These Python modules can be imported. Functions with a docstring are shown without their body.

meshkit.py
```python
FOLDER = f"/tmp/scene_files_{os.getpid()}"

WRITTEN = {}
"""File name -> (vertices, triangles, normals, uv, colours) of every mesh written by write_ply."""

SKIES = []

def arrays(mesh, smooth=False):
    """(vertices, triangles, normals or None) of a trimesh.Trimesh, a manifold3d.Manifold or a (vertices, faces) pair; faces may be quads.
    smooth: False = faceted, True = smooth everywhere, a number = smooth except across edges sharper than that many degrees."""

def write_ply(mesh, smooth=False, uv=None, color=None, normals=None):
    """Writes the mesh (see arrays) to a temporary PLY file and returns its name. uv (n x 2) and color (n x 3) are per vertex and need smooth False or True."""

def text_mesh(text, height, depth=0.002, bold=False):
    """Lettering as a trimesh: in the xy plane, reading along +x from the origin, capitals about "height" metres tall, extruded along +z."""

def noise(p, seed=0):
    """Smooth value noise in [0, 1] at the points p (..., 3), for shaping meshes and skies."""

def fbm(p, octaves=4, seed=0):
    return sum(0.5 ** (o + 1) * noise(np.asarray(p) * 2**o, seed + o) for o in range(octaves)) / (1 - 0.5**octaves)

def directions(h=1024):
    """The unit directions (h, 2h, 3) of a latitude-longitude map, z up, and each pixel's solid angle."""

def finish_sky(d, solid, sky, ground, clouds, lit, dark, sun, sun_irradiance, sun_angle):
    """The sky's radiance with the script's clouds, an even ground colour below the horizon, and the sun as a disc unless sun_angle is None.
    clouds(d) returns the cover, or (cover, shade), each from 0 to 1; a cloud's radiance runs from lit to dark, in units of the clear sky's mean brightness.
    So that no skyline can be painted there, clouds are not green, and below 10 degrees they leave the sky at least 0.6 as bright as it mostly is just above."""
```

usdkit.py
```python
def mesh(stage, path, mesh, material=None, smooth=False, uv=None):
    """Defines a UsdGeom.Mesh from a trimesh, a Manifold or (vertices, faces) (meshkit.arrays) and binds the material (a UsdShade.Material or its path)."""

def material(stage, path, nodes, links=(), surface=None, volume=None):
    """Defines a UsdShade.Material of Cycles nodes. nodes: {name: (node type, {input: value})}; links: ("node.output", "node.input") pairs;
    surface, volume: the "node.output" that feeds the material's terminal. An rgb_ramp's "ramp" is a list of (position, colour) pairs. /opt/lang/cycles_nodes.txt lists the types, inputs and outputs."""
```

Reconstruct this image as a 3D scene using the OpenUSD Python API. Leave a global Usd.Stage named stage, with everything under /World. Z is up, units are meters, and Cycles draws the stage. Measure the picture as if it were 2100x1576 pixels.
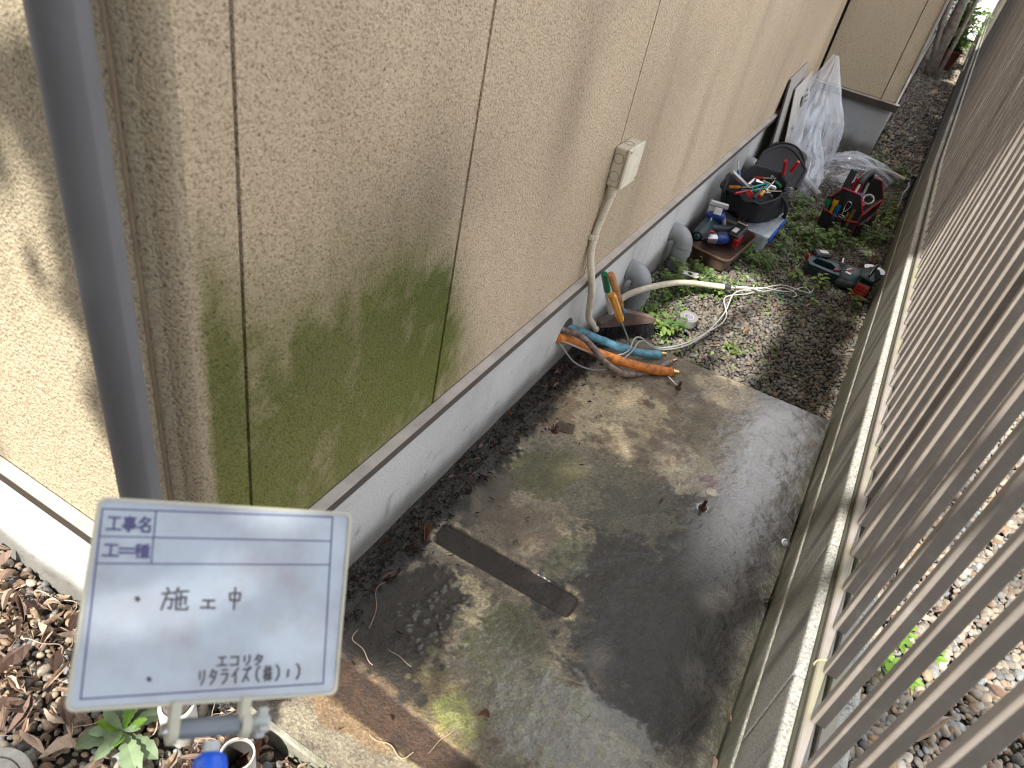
import math, random
import numpy as np, trimesh, manifold3d as m3
from shapely.geometry import Polygon, LineString, Point
from shapely import affinity
from scipy.spatial import cKDTree
import usdkit, meshkit
from pxr import Usd, UsdGeom, UsdLux, UsdShade, Gf, Sdf, Vt

stage = Usd.Stage.CreateInMemory()
UsdGeom.SetStageUpAxis(stage, "Z"); UsdGeom.SetStageMetersPerUnit(stage, 1.0)
UsdGeom.Xform.Define(stage, "/World"); UsdGeom.Scope.Define(stage, "/World/Looks")
rng = np.random.default_rng(7); PI = math.pi
A = lambda *a: np.array(a, float)

# ---------------- camera (solved from the photograph's vanishing points) ----------------
EYE = A(0, 0, 1.6)
F_PX, CX, CY = 1523.2, 1050.0, 788.0
CAM = np.array([[.85417661, .42973191, -.29276749], [.48633526, -.46099514, .74226781], [.18401177, -.77641095, -.60276505]])  # columns right, down, forward
cam = UsdGeom.Camera.Define(stage, "/World/camera")
cam.CreateHorizontalApertureAttr(36.0); cam.CreateVerticalApertureAttr(27.0)
cam.CreateFocalLengthAttr(36.0 * F_PX / 2100); cam.CreateClippingRangeAttr(Gf.Vec2f(.05, 200))
cam.CreateFStopAttr(5.6); cam.CreateFocusDistanceAttr(2.5); cam.CreateExposureAttr(2.0)
r_, d_, f_ = CAM[:, 0], CAM[:, 1], CAM[:, 2]
cam.AddTransformOp().Set(Gf.Matrix4d(*r_, 0, *(-d_), 0, *(-f_), 0, *EYE, 1))
def ray(px, py): return CAM @ A(px - CX, py - CY, F_PX)
def on(px, py, ax, val):
    d = ray(px, py); return EYE + d * (val - EYE[ax]) / d[ax]
def g(px, py, z=0.0): return on(px, py, 2, z)

# ---------------- sky and sun ----------------
SUN = A(-.045, -.66, .76); SUN /= np.linalg.norm(SUN)
sun = UsdLux.DistantLight.Define(stage, "/World/sun")
sun.CreateIntensityAttr(.68); sun.CreateAngleAttr(.7); sun.CreateColorAttr(Gf.Vec3f(1, .95, .86)); sun.CreateNormalizeAttr(True)
zz = SUN; xx = np.cross(A(0, 0, 1), zz); xx /= np.linalg.norm(xx); yy = np.cross(zz, xx)
sun.AddTransformOp().Set(Gf.Matrix4d(*xx, 0, *yy, 0, *zz, 0, 0, 0, 8, 1))
sky = UsdLux.DomeLight.Define(stage, "/World/sky")
sky.GetPrim().SetCustomDataByKey("kind", "structure")
skym = usdkit.material(stage, "/World/Looks/sky", {
    "s": ("sky_texture", {"sky_type": "single_scattering", "sun_disc": False, "sun_elevation": float(math.asin(SUN[2])), "sun_rotation": float(math.atan2(SUN[0], SUN[1])), "aerosol_density": 2.0}),
    "tc": ("texture_coordinate", {}), "n": ("noise_texture", {"scale": 2.2, "detail": 6, "roughness": .55}),
    "r": ("rgb_ramp", {"ramp": [(.30, (0, 0, 0)), (.56, (.9, .9, .9))]}),
    "c": ("mix_color", {"b": (11.0, 11.0, 11.2), "use_clamp": False}),
    "b": ("background_shader", {"strength": .075})},
    [("tc.generated", "n.vector"), ("n.fac", "r.fac"), ("r.color", "c.fac"), ("s.color", "c.a"), ("c.result", "b.color")], surface="b.background")
UsdShade.MaterialBindingAPI.Apply(sky.GetPrim()).Bind(skym)

# ---------------- helpers: prims ----------------
used = {}
def numbered(parent, name):
    n = used.get((parent, name), 0); used[(parent, name)] = n + 1
    return name if n == 0 else f"{name}_{n:03d}"
def tag(p, label=None, cat=None, group=None, kind=None):
    p = p.GetPrim() if hasattr(p, "GetPrim") else p
    for k, v in (("label", label), ("category", cat), ("group", group), ("kind", kind)):
        if v: p.SetCustomDataByKey(k, v)
    return p
def place(x, loc=(0, 0, 0), rot=None, s=None):
    M4 = np.eye(4); R = np.eye(3) if rot is None else np.asarray(rot, float)
    if s is not None: R = R * (np.asarray(s, float) * np.ones(3))[None, :]
    M4[:3, :3] = R.T; M4[3, :3] = loc
    x.AddTransformOp().Set(Gf.Matrix4d(*M4.ravel().tolist()))
def thing(name, label=None, cat=None, loc=(0, 0, 0), rot=None, group=None, kind=None, s=None):
    x = UsdGeom.Xform.Define(stage, "/World/" + numbered("/World", name)); place(x, loc, rot, s)
    return tag(x, label, cat, group, kind)
def part(name, mesh, mat, parent=None, smooth=False, label=None, kind=None, attrs=None):
    root = parent.GetPath().pathString if parent is not None else "/World"
    m = usdkit.mesh(stage, root + "/" + numbered(root, name), mesh, mat, smooth=smooth)
    for k, v in (attrs or {}).items():
        v = np.asarray(v, np.float32)
        if v.ndim == 2: UsdGeom.PrimvarsAPI(m).CreatePrimvar(k, Sdf.ValueTypeNames.Color3fArray, "vertex").Set(Vt.Vec3fArray.FromNumpy(v))
        else: UsdGeom.PrimvarsAPI(m).CreatePrimvar(k, Sdf.ValueTypeNames.FloatArray, "vertex").Set(Vt.FloatArray.FromNumpy(v))
    return tag(m, label, None, None, kind)
def single(name, mesh, mat, label=None, cat=None, group=None, kind=None, smooth=False, attrs=None):
    return tag(part(name, mesh, mat, None, smooth, attrs=attrs), label, cat, group, kind)
lib = stage.CreateClassPrim("/World/Library")
def proto(name):
    return UsdGeom.Xform.Define(stage, "/World/Library/" + numbered("lib", name)).GetPrim()
def copy(pr, name, loc, rot=None, s=None, label=None, cat=None, group=None):
    x = UsdGeom.Xform.Define(stage, "/World/" + numbered("/World", name)); p = x.GetPrim()
    p.GetReferences().AddInternalReference(pr.GetPath()); p.SetInstanceable(True); place(x, loc, rot, s)
    return tag(p, label, cat, group)
def rz(a): c, s = math.cos(a), math.sin(a); return np.array([[c, -s, 0], [s, c, 0], [0, 0, 1.]])
def rx(a): c, s = math.cos(a), math.sin(a); return np.array([[1., 0, 0], [0, c, -s], [0, s, c]])
def ry(a): c, s = math.cos(a), math.sin(a); return np.array([[c, 0, s], [0, 1., 0], [-s, 0, c]])
def basis(d, up=(0, 0, 1)):
    d = np.asarray(d, float) / np.linalg.norm(d); x = np.cross(up, d)
    if np.linalg.norm(x) < 1e-6: x = A(1, 0, 0)
    x /= np.linalg.norm(x); return np.stack([x, np.cross(d, x), d], 1)

# ---------------- helpers: shapes ----------------
cat_ = trimesh.util.concatenate
def tm(v, f): return trimesh.Trimesh(np.asarray(v, float), np.asarray(f, int), process=False)
def box(x0, x1, y0, y1, z0, z1, b=0.0):
    lo, hi = A(x0, y0, z0), A(x1, y1, z1)
    if b <= 0:
        m = trimesh.creation.box((hi - lo)); m.apply_translation((lo + hi) / 2); return m
    b = min(b, (hi - lo).min() * .49); pts = []
    for sx in (0, 1):
        for sy in (0, 1):
            for sz in (0, 1):
                s = A(sx, sy, sz); c = lo + (hi - lo) * s; inn = np.where(s > 0, -b, b)
                for k in range(3):
                    q = c + inn; q[k] = c[k]; pts.append(q)
    return trimesh.convex.convex_hull(np.array(pts))
def cbox(c, size, b=0.0, R=None):
    s = np.asarray(size, float) / 2; m = box(-s[0], s[0], -s[1], s[1], -s[2], s[2], b)
    if R is not None: m.vertices = m.vertices @ np.asarray(R).T
    m.apply_translation(c); return m
def tf(m, loc=(0, 0, 0), R=None, s=None):
    m = m.copy(); v = m.vertices * (1 if s is None else np.asarray(s))
    if R is not None: v = v @ np.asarray(R).T
    m.vertices = v + np.asarray(loc); return m
def spline(pts, n=40):
    pts = np.asarray(pts, float)
    if len(pts) < 3: return np.linspace(pts[0], pts[-1], max(n, 2))
    from scipy.interpolate import CubicSpline, PchipInterpolator
    t = np.r_[0, np.cumsum(np.linalg.norm(np.diff(pts, axis=0), axis=1))]
    return CubicSpline(t, pts)(np.linspace(0, t[-1], n))
def tube(pts, r, sides=10, caps=True):
    p = np.asarray(pts, float); n = len(p); r = np.broadcast_to(r, (n,))
    t = np.gradient(p, axis=0); t /= np.linalg.norm(t, axis=1, keepdims=True) + 1e-12
    a = np.cross(t[0], A(0, 0, 1) if abs(t[0][2]) < .9 else A(1, 0, 0)); V = []
    for i in range(n):
        a = a - t[i] * (a @ t[i]); a /= np.linalg.norm(a); b = np.cross(t[i], a)
        ang = np.arange(sides) * 2 * PI / sides
        V.append(p[i] + r[i] * (np.cos(ang)[:, None] * a + np.sin(ang)[:, None] * b))
    V = np.vstack(V); i, j = np.meshgrid(np.arange(n - 1), np.arange(sides), indexing="ij")
    q = np.stack([i * sides + j, i * sides + (j + 1) % sides, (i + 1) * sides + (j + 1) % sides, (i + 1) * sides + j], -1).reshape(-1, 4)
    F = np.vstack([q[:, [0, 1, 2]], q[:, [0, 2, 3]]])
    if caps:
        k = len(V); V = np.vstack([V, p[0], p[-1]]); s = np.arange(sides)
        F = np.vstack([F, np.stack([np.full(sides, k), (s + 1) % sides, s], 1), np.stack([np.full(sides, k + 1), (n - 1) * sides + s, (n - 1) * sides + (s + 1) % sides], 1)])
    return tm(V, F)
def lathe(prof, sides=24, loc=(0, 0, 0), axis=(0, 0, 1)):
    prof = np.asarray(prof, float); n = len(prof); ang = np.arange(sides) * 2 * PI / sides
    V = np.stack([prof[:, None, 0] * np.cos(ang), prof[:, None, 0] * np.sin(ang), np.repeat(prof[:, 1:2], sides, 1)], -1).reshape(-1, 3)
    i, j = np.meshgrid(np.arange(n - 1), np.arange(sides), indexing="ij")
    q = np.stack([i * sides + j, i * sides + (j + 1) % sides, (i + 1) * sides + (j + 1) % sides, (i + 1) * sides + j], -1).reshape(-1, 4)
    m = tm(V, np.vstack([q[:, [0, 1, 2]], q[:, [0, 2, 3]]])); m.merge_vertices(); m.update_faces(m.nondegenerate_faces())
    return tf(m, loc, basis(axis))
def extr(poly, h, loc=(0, 0, 0), R=None, b=0.0):
    """a shapely outline (or list of points) extruded along z, optionally with a chamfer"""
    if not hasattr(poly, "exterior"): poly = Polygon(poly)
    if b > 0:
        cs = lambda p: m3.CrossSection([np.array(p.exterior.coords[:-1])] + [np.array(i.coords[:-1]) for i in p.interiors], m3.FillRule.EvenOdd)
        inner = poly.buffer(-b, join_style=2)
        if inner.geom_type == "Polygon" and not inner.is_empty and len(inner.interiors) == len(poly.interiors) == 0:
            lay = [(inner, 0.0), (poly, b), (poly, h - b), (inner, h)]
            pts = lambda p, z: np.c_[np.array(p.exterior.coords[:-1]), np.full(len(p.exterior.coords) - 1, z)]
            mm = [trimesh.creation.extrude_polygon(poly, h - 2 * b, engine="earcut")]; mm[0].apply_translation((0, 0, b))
            mm += [trimesh.creation.extrude_polygon(inner, h, engine="earcut")]
            if poly.convex_hull.area - poly.area < 1e-9: mm = [trimesh.convex.convex_hull(np.vstack([pts(p, z) for p, z in lay]))]
            return tf(cat_(mm), loc, R)
    return tf(trimesh.creation.extrude_polygon(poly, h, engine="earcut"), loc, R)
def grid(u, v):
    nu, nv = len(u), len(v); i, j = np.meshgrid(np.arange(nu - 1), np.arange(nv - 1), indexing="ij"); k = i * nv + j
    q = np.stack([k, k + nv, k + nv + 1, k + 1], -1).reshape(-1, 4); U, V = np.meshgrid(u, v, indexing="ij")
    return U.ravel(), V.ravel(), np.vstack([q[:, [0, 1, 2]], q[:, [0, 2, 3]]])
def fb(x, y, z=0.0, s=1.0, o=4, seed=0):
    return meshkit.fbm(np.stack(np.broadcast_arrays(x, y, np.asarray(z, float)), -1) * s + 50.37, o, seed)
def ss(a, b, x):
    t = np.clip((np.asarray(x, float) - a) / (b - a), 0, 1); return t * t * (3 - 2 * t)
def hull(*pts_r):
    """the hull of spheres (x, y, z, r)"""
    P = []
    s = trimesh.creation.icosphere(subdivisions=1).vertices
    for q in pts_r: P.append(s * q[3] + A(*q[:3]))
    return trimesh.convex.convex_hull(np.vstack(P))

def drift(y): return .02 * np.maximum(np.asarray(y, float) - 5, 0)   # wall and fence veer slightly outward in the distance
def veer(m):
    m.vertices = m.vertices + np.c_[drift(m.vertices[:, 1]), np.zeros((len(m.vertices), 2))]; return m
# ---------------- helpers: materials ----------------
def mat(name, col, rough=.55, metal=0.0, var=.15, vs=25., bump=0.0, bs=300., spec=.5, dirt=None, dirt_amt=.0, ds=14., local=True, rnd=0.0, **kw):
    """a principled surface whose colour is mottled by noise, optionally dirtied and roughened"""
    c = A(*col); N = {"tc": ("texture_coordinate", {}), "ge": ("geometry", {}), "n": ("noise_texture", {"scale": vs, "detail": 5, "roughness": .6}),
         "r": ("rgb_ramp", {"ramp": [(.3, tuple(np.clip(c * (1 - var), 0, 1))), (.7, tuple(np.clip(c * (1 + var), 0, 1)))]}),
         "p": ("principled_bsdf", {"roughness": rough, "metallic": metal, "specular_ior_level": spec, **kw})}
    src = "tc.object" if local else "ge.position"
    L = [(src, "n.vector"), ("n.fac", "r.fac")]; out = "r.color"
    if dirt is not None:
        N["dn"] = ("noise_texture", {"scale": ds, "detail": 6, "roughness": .65}); N["dr"] = ("rgb_ramp", {"ramp": [(.5 - dirt_amt * .3, (0, 0, 0)), (.75 - dirt_amt * .2, (1, 1, 1))]})
        N["dm"] = ("mix_color", {"b": dirt}); L += [(src, "dn.vector"), ("dn.fac", "dr.fac"), ("dr.color", "dm.fac"), (out, "dm.a")]; out = "dm.result"
    if rnd:
        N["oi"] = ("object_info", {}); N["mr"] = ("map_range", {"to_min": 1 - rnd, "to_max": 1 + rnd}); N["hv"] = ("hsv", {})
        L += [("oi.random", "mr.value"), ("mr.result", "hv.value"), (out, "hv.color")]; out = "hv.color"
    L.append((out, "p.base_color"))
    if bump:
        N["bn"] = ("noise_texture", {"scale": bs, "detail": 3}); N["b"] = ("bump", {"distance": bump, "strength": 1.0})
        L += [(src, "bn.vector"), ("bn.fac", "b.height"), ("b.normal", "p.normal")]
    return usdkit.material(stage, "/World/Looks/" + name, N, L, surface="p.BSDF")
def attr_mat(name, rough=(.85, .2), fine=(.75, 1.25), fs=260., bump=.002, bs=220., spec=.5, bdetail=4, wetbump=1.0, film=0.0):
    """colour and wetness come from the mesh's primvars col and wet; fine grain and relief from noise"""
    N = {"ge": ("geometry", {}), "a": ("attribute", {"attribute": "col"}), "w": ("attribute", {"attribute": "wet"}),
         "n": ("noise_texture", {"scale": fs, "detail": 4, "roughness": .65}), "r": ("rgb_ramp", {"ramp": [(.3, (fine[0],) * 3), (.7, (fine[1],) * 3)]}),
         "m": ("mix_color", {"blend_type": "multiply", "fac": 1.0, "use_clamp": False}), "mr": ("map_range", {"to_min": rough[0], "to_max": rough[1]}),
         "bn": ("noise_texture", {"scale": bs, "detail": bdetail, "roughness": .6}), "b": ("bump", {"distance": bump, "strength": 1.0}),
         "bw": ("map_range", {"to_min": 1.0, "to_max": wetbump}), "cw": ("map_range", {"to_min": 0.0, "to_max": film}), "cb": ("bump", {"distance": bump * .34, "strength": .5}), "p": ("principled_bsdf", {"specular_ior_level": spec, "coat_roughness": .10, "coat_ior": 2.3})}
    L = [("w.fac", "cw.value"), ("cw.result", "p.coat_weight"), ("bn.fac", "cb.height"), ("cb.normal", "p.coat_normal"), ("w.fac", "bw.value"), ("bw.result", "b.strength"), ("ge.position", "n.vector"), ("ge.position", "bn.vector"), ("n.fac", "r.fac"), ("a.color", "m.a"), ("r.color", "m.b"), ("m.result", "p.base_color"),
         ("w.fac", "mr.value"), ("mr.result", "p.roughness"), ("bn.fac", "b.height"), ("b.normal", "p.normal")]
    return usdkit.material(stage, "/World/Looks/" + name, N, L, surface="p.BSDF")
# ---------------- materials of the setting ----------------
def stucco(name):
    N = {"ge": ("geometry", {}), "a": ("attribute", {"attribute": "col"}),
         "n": ("noise_texture", {"scale": 225., "detail": 2, "roughness": .55}), "nb": ("noise_texture", {"scale": 60., "detail": 1}),
         "h": ("math", {"math_type": "multiply_add", "value2": .35}),
         "r": ("rgb_ramp", {"ramp": [(.30, (.56, .54, .51)), (.46, (.93, .92, .91)), (.6, (1.03, 1.03, 1.02)), (.75, (1.10, 1.10, 1.08))]}),
         "n2": ("noise_texture", {"scale": 150., "detail": 1}), "r2": ("rgb_ramp", {"ramp": [(.27, (.22, .2, .17)), (.36, (1, 1, 1))]}),
         "m": ("mix_color", {"blend_type": "multiply", "fac": 1.0, "use_clamp": False}), "m2": ("mix_color", {"blend_type": "multiply", "fac": .75, "use_clamp": False}),
         "b": ("bump", {"distance": .0062, "strength": 1.0}), "p": ("principled_bsdf", {"roughness": .85, "specular_ior_level": .2})}
    L = [("ge.position", "n.vector"), ("ge.position", "nb.vector"), ("ge.position", "n2.vector"), ("nb.fac", "h.value1"), ("n.fac", "h.value3"),
         ("n.fac", "r.fac"), ("n2.fac", "r2.fac"), ("a.color", "m.a"), ("r.color", "m.b"),
         ("m.result", "m2.a"), ("r2.color", "m2.b"), ("m2.result", "p.base_color"), ("h.value", "b.height"), ("b.normal", "p.normal")]
    return usdkit.material(stage, "/World/Looks/" + name, N, L, surface="p.BSDF")
m_stucco = stucco("rough_stucco")
m_found = attr_mat("foundation_paint", rough=(.75, .75), fine=(.86, 1.10), fs=120, bump=.0022, bs=170, spec=.3)
m_flash = mat("brown_flashing", (.40, .355, .32), .42, var=.08, vs=12, dirt=(.27, .235, .21), dirt_amt=.2, ds=9, spec=.5, local=False)
m_core = mat("wall_core", (.05, .045, .04), .9)
m_trimw = mat("pale_corner_trim", (.72, .72, .68), .45, var=.04)
m_trimg = mat("grey_corner_trim", (.36, .34, .31), .5, var=.06)
m_roof = mat("roof_sheet", (.12, .12, .13), .6)
m_pipe = mat("grey_downpipe", (.10, .10, .106), .5, var=.08, vs=5, dirt=(.14, .14, .15), dirt_amt=-.5, ds=120, spec=.45)
m_pvc = mat("white_plastic_pipe", (.62, .61, .57), .45, var=.08, dirt=(.3, .26, .2), dirt_amt=.2)
m_brownpipe = mat("brown_plastic_pipe", (.10, .08, .07), .4)
m_kerb = attr_mat("weathered_concrete", rough=(.85, .35), fine=(.45, 1.55), fs=190, bump=.003, bs=200, spec=.35)
m_slab = attr_mat("wet_concrete", rough=(.72, .14), fine=(.52, 1.48), fs=160, bump=.0042, bs=140, spec=.6, bdetail=5, wetbump=.30, film=1.0)
m_soil = mat("dark_soil", (.045, .037, .03), .9, var=.5, vs=60, bump=.012, bs=120, local=False)
m_ground = mat("earth", (.14, .12, .10), .95, var=.3, vs=20, local=False)
m_slat = mat("brown_slat", (.215, .190, .168), .42, var=.10, vs=9, dirt=(.27, .245, .225), dirt_amt=-.1, ds=25, spec=.5, rnd=.08, bump=.0004, bs=60)
m_rail = mat("pale_brown_rail", (.235, .212, .195), .40, var=.10, vs=15, dirt=(.24, .24, .13), dirt_amt=.15, ds=5, spec=.5, local=False)

# ---------------- the house ----------------
XW, YL, XF = -.700, .540, -.717     # siding plane of the long wall, of the left wall; foundation plane
house = thing("house", "tan stuccoed house wall with pale concrete base, running along the passage", "house")
TOP = 5.4
gy, gz = [], []   # the algae's upper edge
for p in [(400, 520), (470, 640), (540, 700), (620, 690), (720, 640), (830, 585), (920, 560), (990, 640)]:
    q = on(*p, 0, XW); gy.append(q[1]); gz.append(q[2])
GY, GZ = [.575, .64, .70, .79, .92, 1.085, 1.25, 1.36, 1.46, 1.7], [1.06, 1.02, .94, .93, .93, .92, .86, .68, .53, .38]
def wall_col(y, z):
    """the long wall's own colour: tan coat, soot streaks, algae above the base near the corner"""
    c = np.ones((len(y), 1)) * A(.51, .405, .285)
    st = fb(y * 5, z * .9, 0, 1, 4, 3); big = fb(y * 1.1, z * 1.1, 0, 1, 3, 9)
    c = c * (1 - .17 * ss(.5, .78, st) - .22 * ss(.45, .75, big))[:, None]
    c = c * (1 - .30 * np.exp(-((y - 1.15) / .22) ** 2 - ((z - .98) / .14) ** 2) - .25 * np.exp(-((y - 1.75) / .09) ** 2 - ((z - 1.05) / .3) ** 2))[:, None]
    t = np.interp(y, GY, GZ); n = fb(y * 22, z * 5, 0, 1, 4, 21); n2 = fb(y * 9, z * 9, 0, 1, 3, 33)
    k = ss(t + .17, t - .12, z + (n - .5) * .30) * ss(1.60, 1.20, y + (n2 - .5) * .2) * (.68 + .6 * ss(.3, .6, n * .6 + n2 * .4)) * (.55 + .45 * ss(t + .05, t - .22, z)) * ss(.572, .604, y + (n2 - .5) * .02) * (.45 + 1.15 * fb(y * 45, z * 45, 0, 1, 3, 90))
    k = np.clip(k * (1 - .40 * np.exp(-((y - 1.1) / .25) ** 2 - ((z - .39) / .06) ** 2)), 0, .97)
    ylo = ss(.8, .4, z)[:, None]; gcol = (1 - ylo * .45) * A(.062, .076, .012) + ylo * .45 * A(.165, .175, .036)
    c = c * (1 - k[:, None]) + gcol * k[:, None]
    vg = .5 * ss(1.30, .9, y) * ss(1.5, .6, z) * n2; c = c * (1 - vg[:, None]) + A(.20, .17, .075) * vg[:, None]
    return np.clip(c, 0, 1)
def left_col(x, z):
    c = np.ones((len(x), 1)) * A(.47, .40, .285); st = fb(x * 5, z * 1.2, 0, 1, 4, 5)
    c = c * (1 - .35 * ss(.5, .8, st))[:, None]
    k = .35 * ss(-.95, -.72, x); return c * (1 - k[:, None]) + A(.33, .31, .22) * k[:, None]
def far_col(x, z):
    return np.ones((len(x), 1)) * A(.56, .485, .37) * (1 - .3 * ss(.5, .8, fb(x * 3, z * 1.5, 0, 1, 4, 8)))[:, None]
def panel(axis, c, u0, u1, z0, z1, col, name="wall_panel", fine=1.75, step=.02, back=.014, sgn=1, ch=.0035):
    u = np.r_[u0, np.linspace(u0 + ch, u1 - ch, max(3, int((u1 - u0) / step))), u1]
    v = np.r_[z0, np.linspace(z0 + ch, min(fine, z1 - .1), int((min(fine, z1) - z0) / step)), np.linspace(min(fine, z1 - .1), z1 - ch, 8)[1:], z1]
    U, V, F = grid(u, v); edge = (U == u0) | (U == u1) | (V == z0) | (V == z1)
    w = c - sgn * np.where(edge, back, 0.0)
    P = np.stack([w, U, V], 1) if axis == 0 else np.stack([U, w, V], 1)
    m = tm(P, F)
    n = np.cross(P[F[:, 1]] - P[F[:, 0]], P[F[:, 2]] - P[F[:, 0]]).sum(0)
    if n[axis] * sgn < 0: m.faces = m.faces[:, ::-1]
    return part(name, m, m_stucco, house, smooth=False, attrs={"col": col(U, V)})
m_lip = mat("shade_toned_lip", (.050, .040, .034), .55, var=.1, local=False)  # brown lip, part of its darkness is shade put into the colour
part("wall_core", box(-5, XW - .013, YL + .013, 15.0, .372, TOP), m_core, house)
part("wall_core", box(XW - .013, -.10, 6.556, 15.0, .372, TOP), m_core, house)
part("roof", box(-5.2, XW + .10, YL - .10, 15.1, TOP + .002, TOP + .15), m_roof, house)
JY = [.5812, .664, 1.272, 2.195, 4.36, 6.52]
for i, (a, b) in enumerate(zip(JY[:-1], JY[1:])): panel(0, XW, a + (.0012 if i else .0002), b - (.0012 if i < 3 else .0004), .392, TOP, wall_col, step=.012, **({} if 0 < i < 3 else dict(ch=.0012, back=.004)))
JX = [-5.0, -3.58, -2.67, -1.76, -.748]
for a, b in zip(JX[:-1], JX[1:]): panel(1, YL, a + .0012, b - .0012, .402, TOP, left_col, sgn=-1)
JF = [-.684, -.19, -.078]
for a, b in zip(JF[:-1], JF[1:]): panel(1, 6.525, a + .0012, b - .0012, .40, TOP, far_col, sgn=-1, step=.06)
# rounded corner piece
prof = [(-.7455, YL)] + [(XW - .03 + .03 * math.sin(t), YL + .03 - .03 * math.cos(t)) for t in np.linspace(0, PI / 2, 9)] + [(XW, .5825)]
zs = np.r_[np.linspace(.392, 1.75, 80), np.linspace(1.8, TOP, 6)]
s_ = np.r_[0, np.cumsum(np.linalg.norm(np.diff(np.array(prof), axis=0), axis=1))]
U, V, F = grid(s_, zs); P = np.stack([np.interp(U, s_, [p[0] for p in prof]), np.interp(U, s_, [p[1] for p in prof]), V], 1)
cc = np.where((U < .03)[:, None], left_col(P[:, 0], V), wall_col(np.full(len(U), .75), V + .45) * A(.66, .69, .68));  # passage side toned darker, the shade on the edge is in its colour
cm_ = tm(P, F)
nn = np.cross(P[F[0, 1]] - P[F[0, 0]], P[F[0, 2]] - P[F[0, 0]])
if nn[1] > 0: cm_.faces = cm_.faces[:, ::-1]
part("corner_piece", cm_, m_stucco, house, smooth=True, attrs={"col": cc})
# sealed joint: a ragged bead left of the corner piece
bz = np.linspace(.4, 2.2, 260); part("sealant_bead", tube(np.stack([-.7468 + .0012 * np.sin(bz * 311) * rng.random(260), np.full(260, YL - .001), bz], 1), .003 * (1 + .5 * rng.random(260)), 6), mat("old_sealant", (.22, .17, .11), .8), house, smooth=True)
# flashing along both walls and the far bay: top toned paler, folded lip shaded by colour
def sweep(p0, p1, out, pr, zt):
    p0, p1, out = A(*p0), A(*p1), A(*out); V = np.vstack([[p + out * a + A(0, 0, zt + b) for a, b in pr] for p in (p0, p1)]); n = len(pr); F = []
    for i in range(n): j = (i + 1) % n; F += [(i, j, n + j), (i, n + j, n + i)]
    F += [(0, i + 1, i) for i in range(1, n - 1)] + [(n, n + i, n + i + 1) for i in range(1, n - 1)]
    m = tm(V, F); m.fix_normals(); return m
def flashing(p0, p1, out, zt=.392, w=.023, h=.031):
    """a sloping pale top; the folded lip below is a strip coloured darker, partly for its shade"""
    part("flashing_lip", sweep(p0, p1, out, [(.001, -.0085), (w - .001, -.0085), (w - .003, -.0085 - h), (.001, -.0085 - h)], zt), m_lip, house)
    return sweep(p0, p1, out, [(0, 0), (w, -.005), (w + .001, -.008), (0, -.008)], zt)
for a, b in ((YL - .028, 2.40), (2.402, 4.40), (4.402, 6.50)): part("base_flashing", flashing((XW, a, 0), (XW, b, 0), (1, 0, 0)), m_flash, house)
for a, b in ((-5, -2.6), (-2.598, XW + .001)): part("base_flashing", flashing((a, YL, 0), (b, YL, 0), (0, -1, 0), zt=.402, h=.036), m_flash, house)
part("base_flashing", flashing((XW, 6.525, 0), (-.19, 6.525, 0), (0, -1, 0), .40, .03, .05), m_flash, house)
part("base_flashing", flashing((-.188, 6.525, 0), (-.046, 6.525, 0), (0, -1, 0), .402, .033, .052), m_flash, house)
part("corner_trim", box(-.076, -.064, 6.513, 6.56, .40, .62, .002), m_trimw, house); part("corner_trim", box(-.0765, -.060, 6.511, 6.57, .622, TOP, .002), m_trimg, house)
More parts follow.
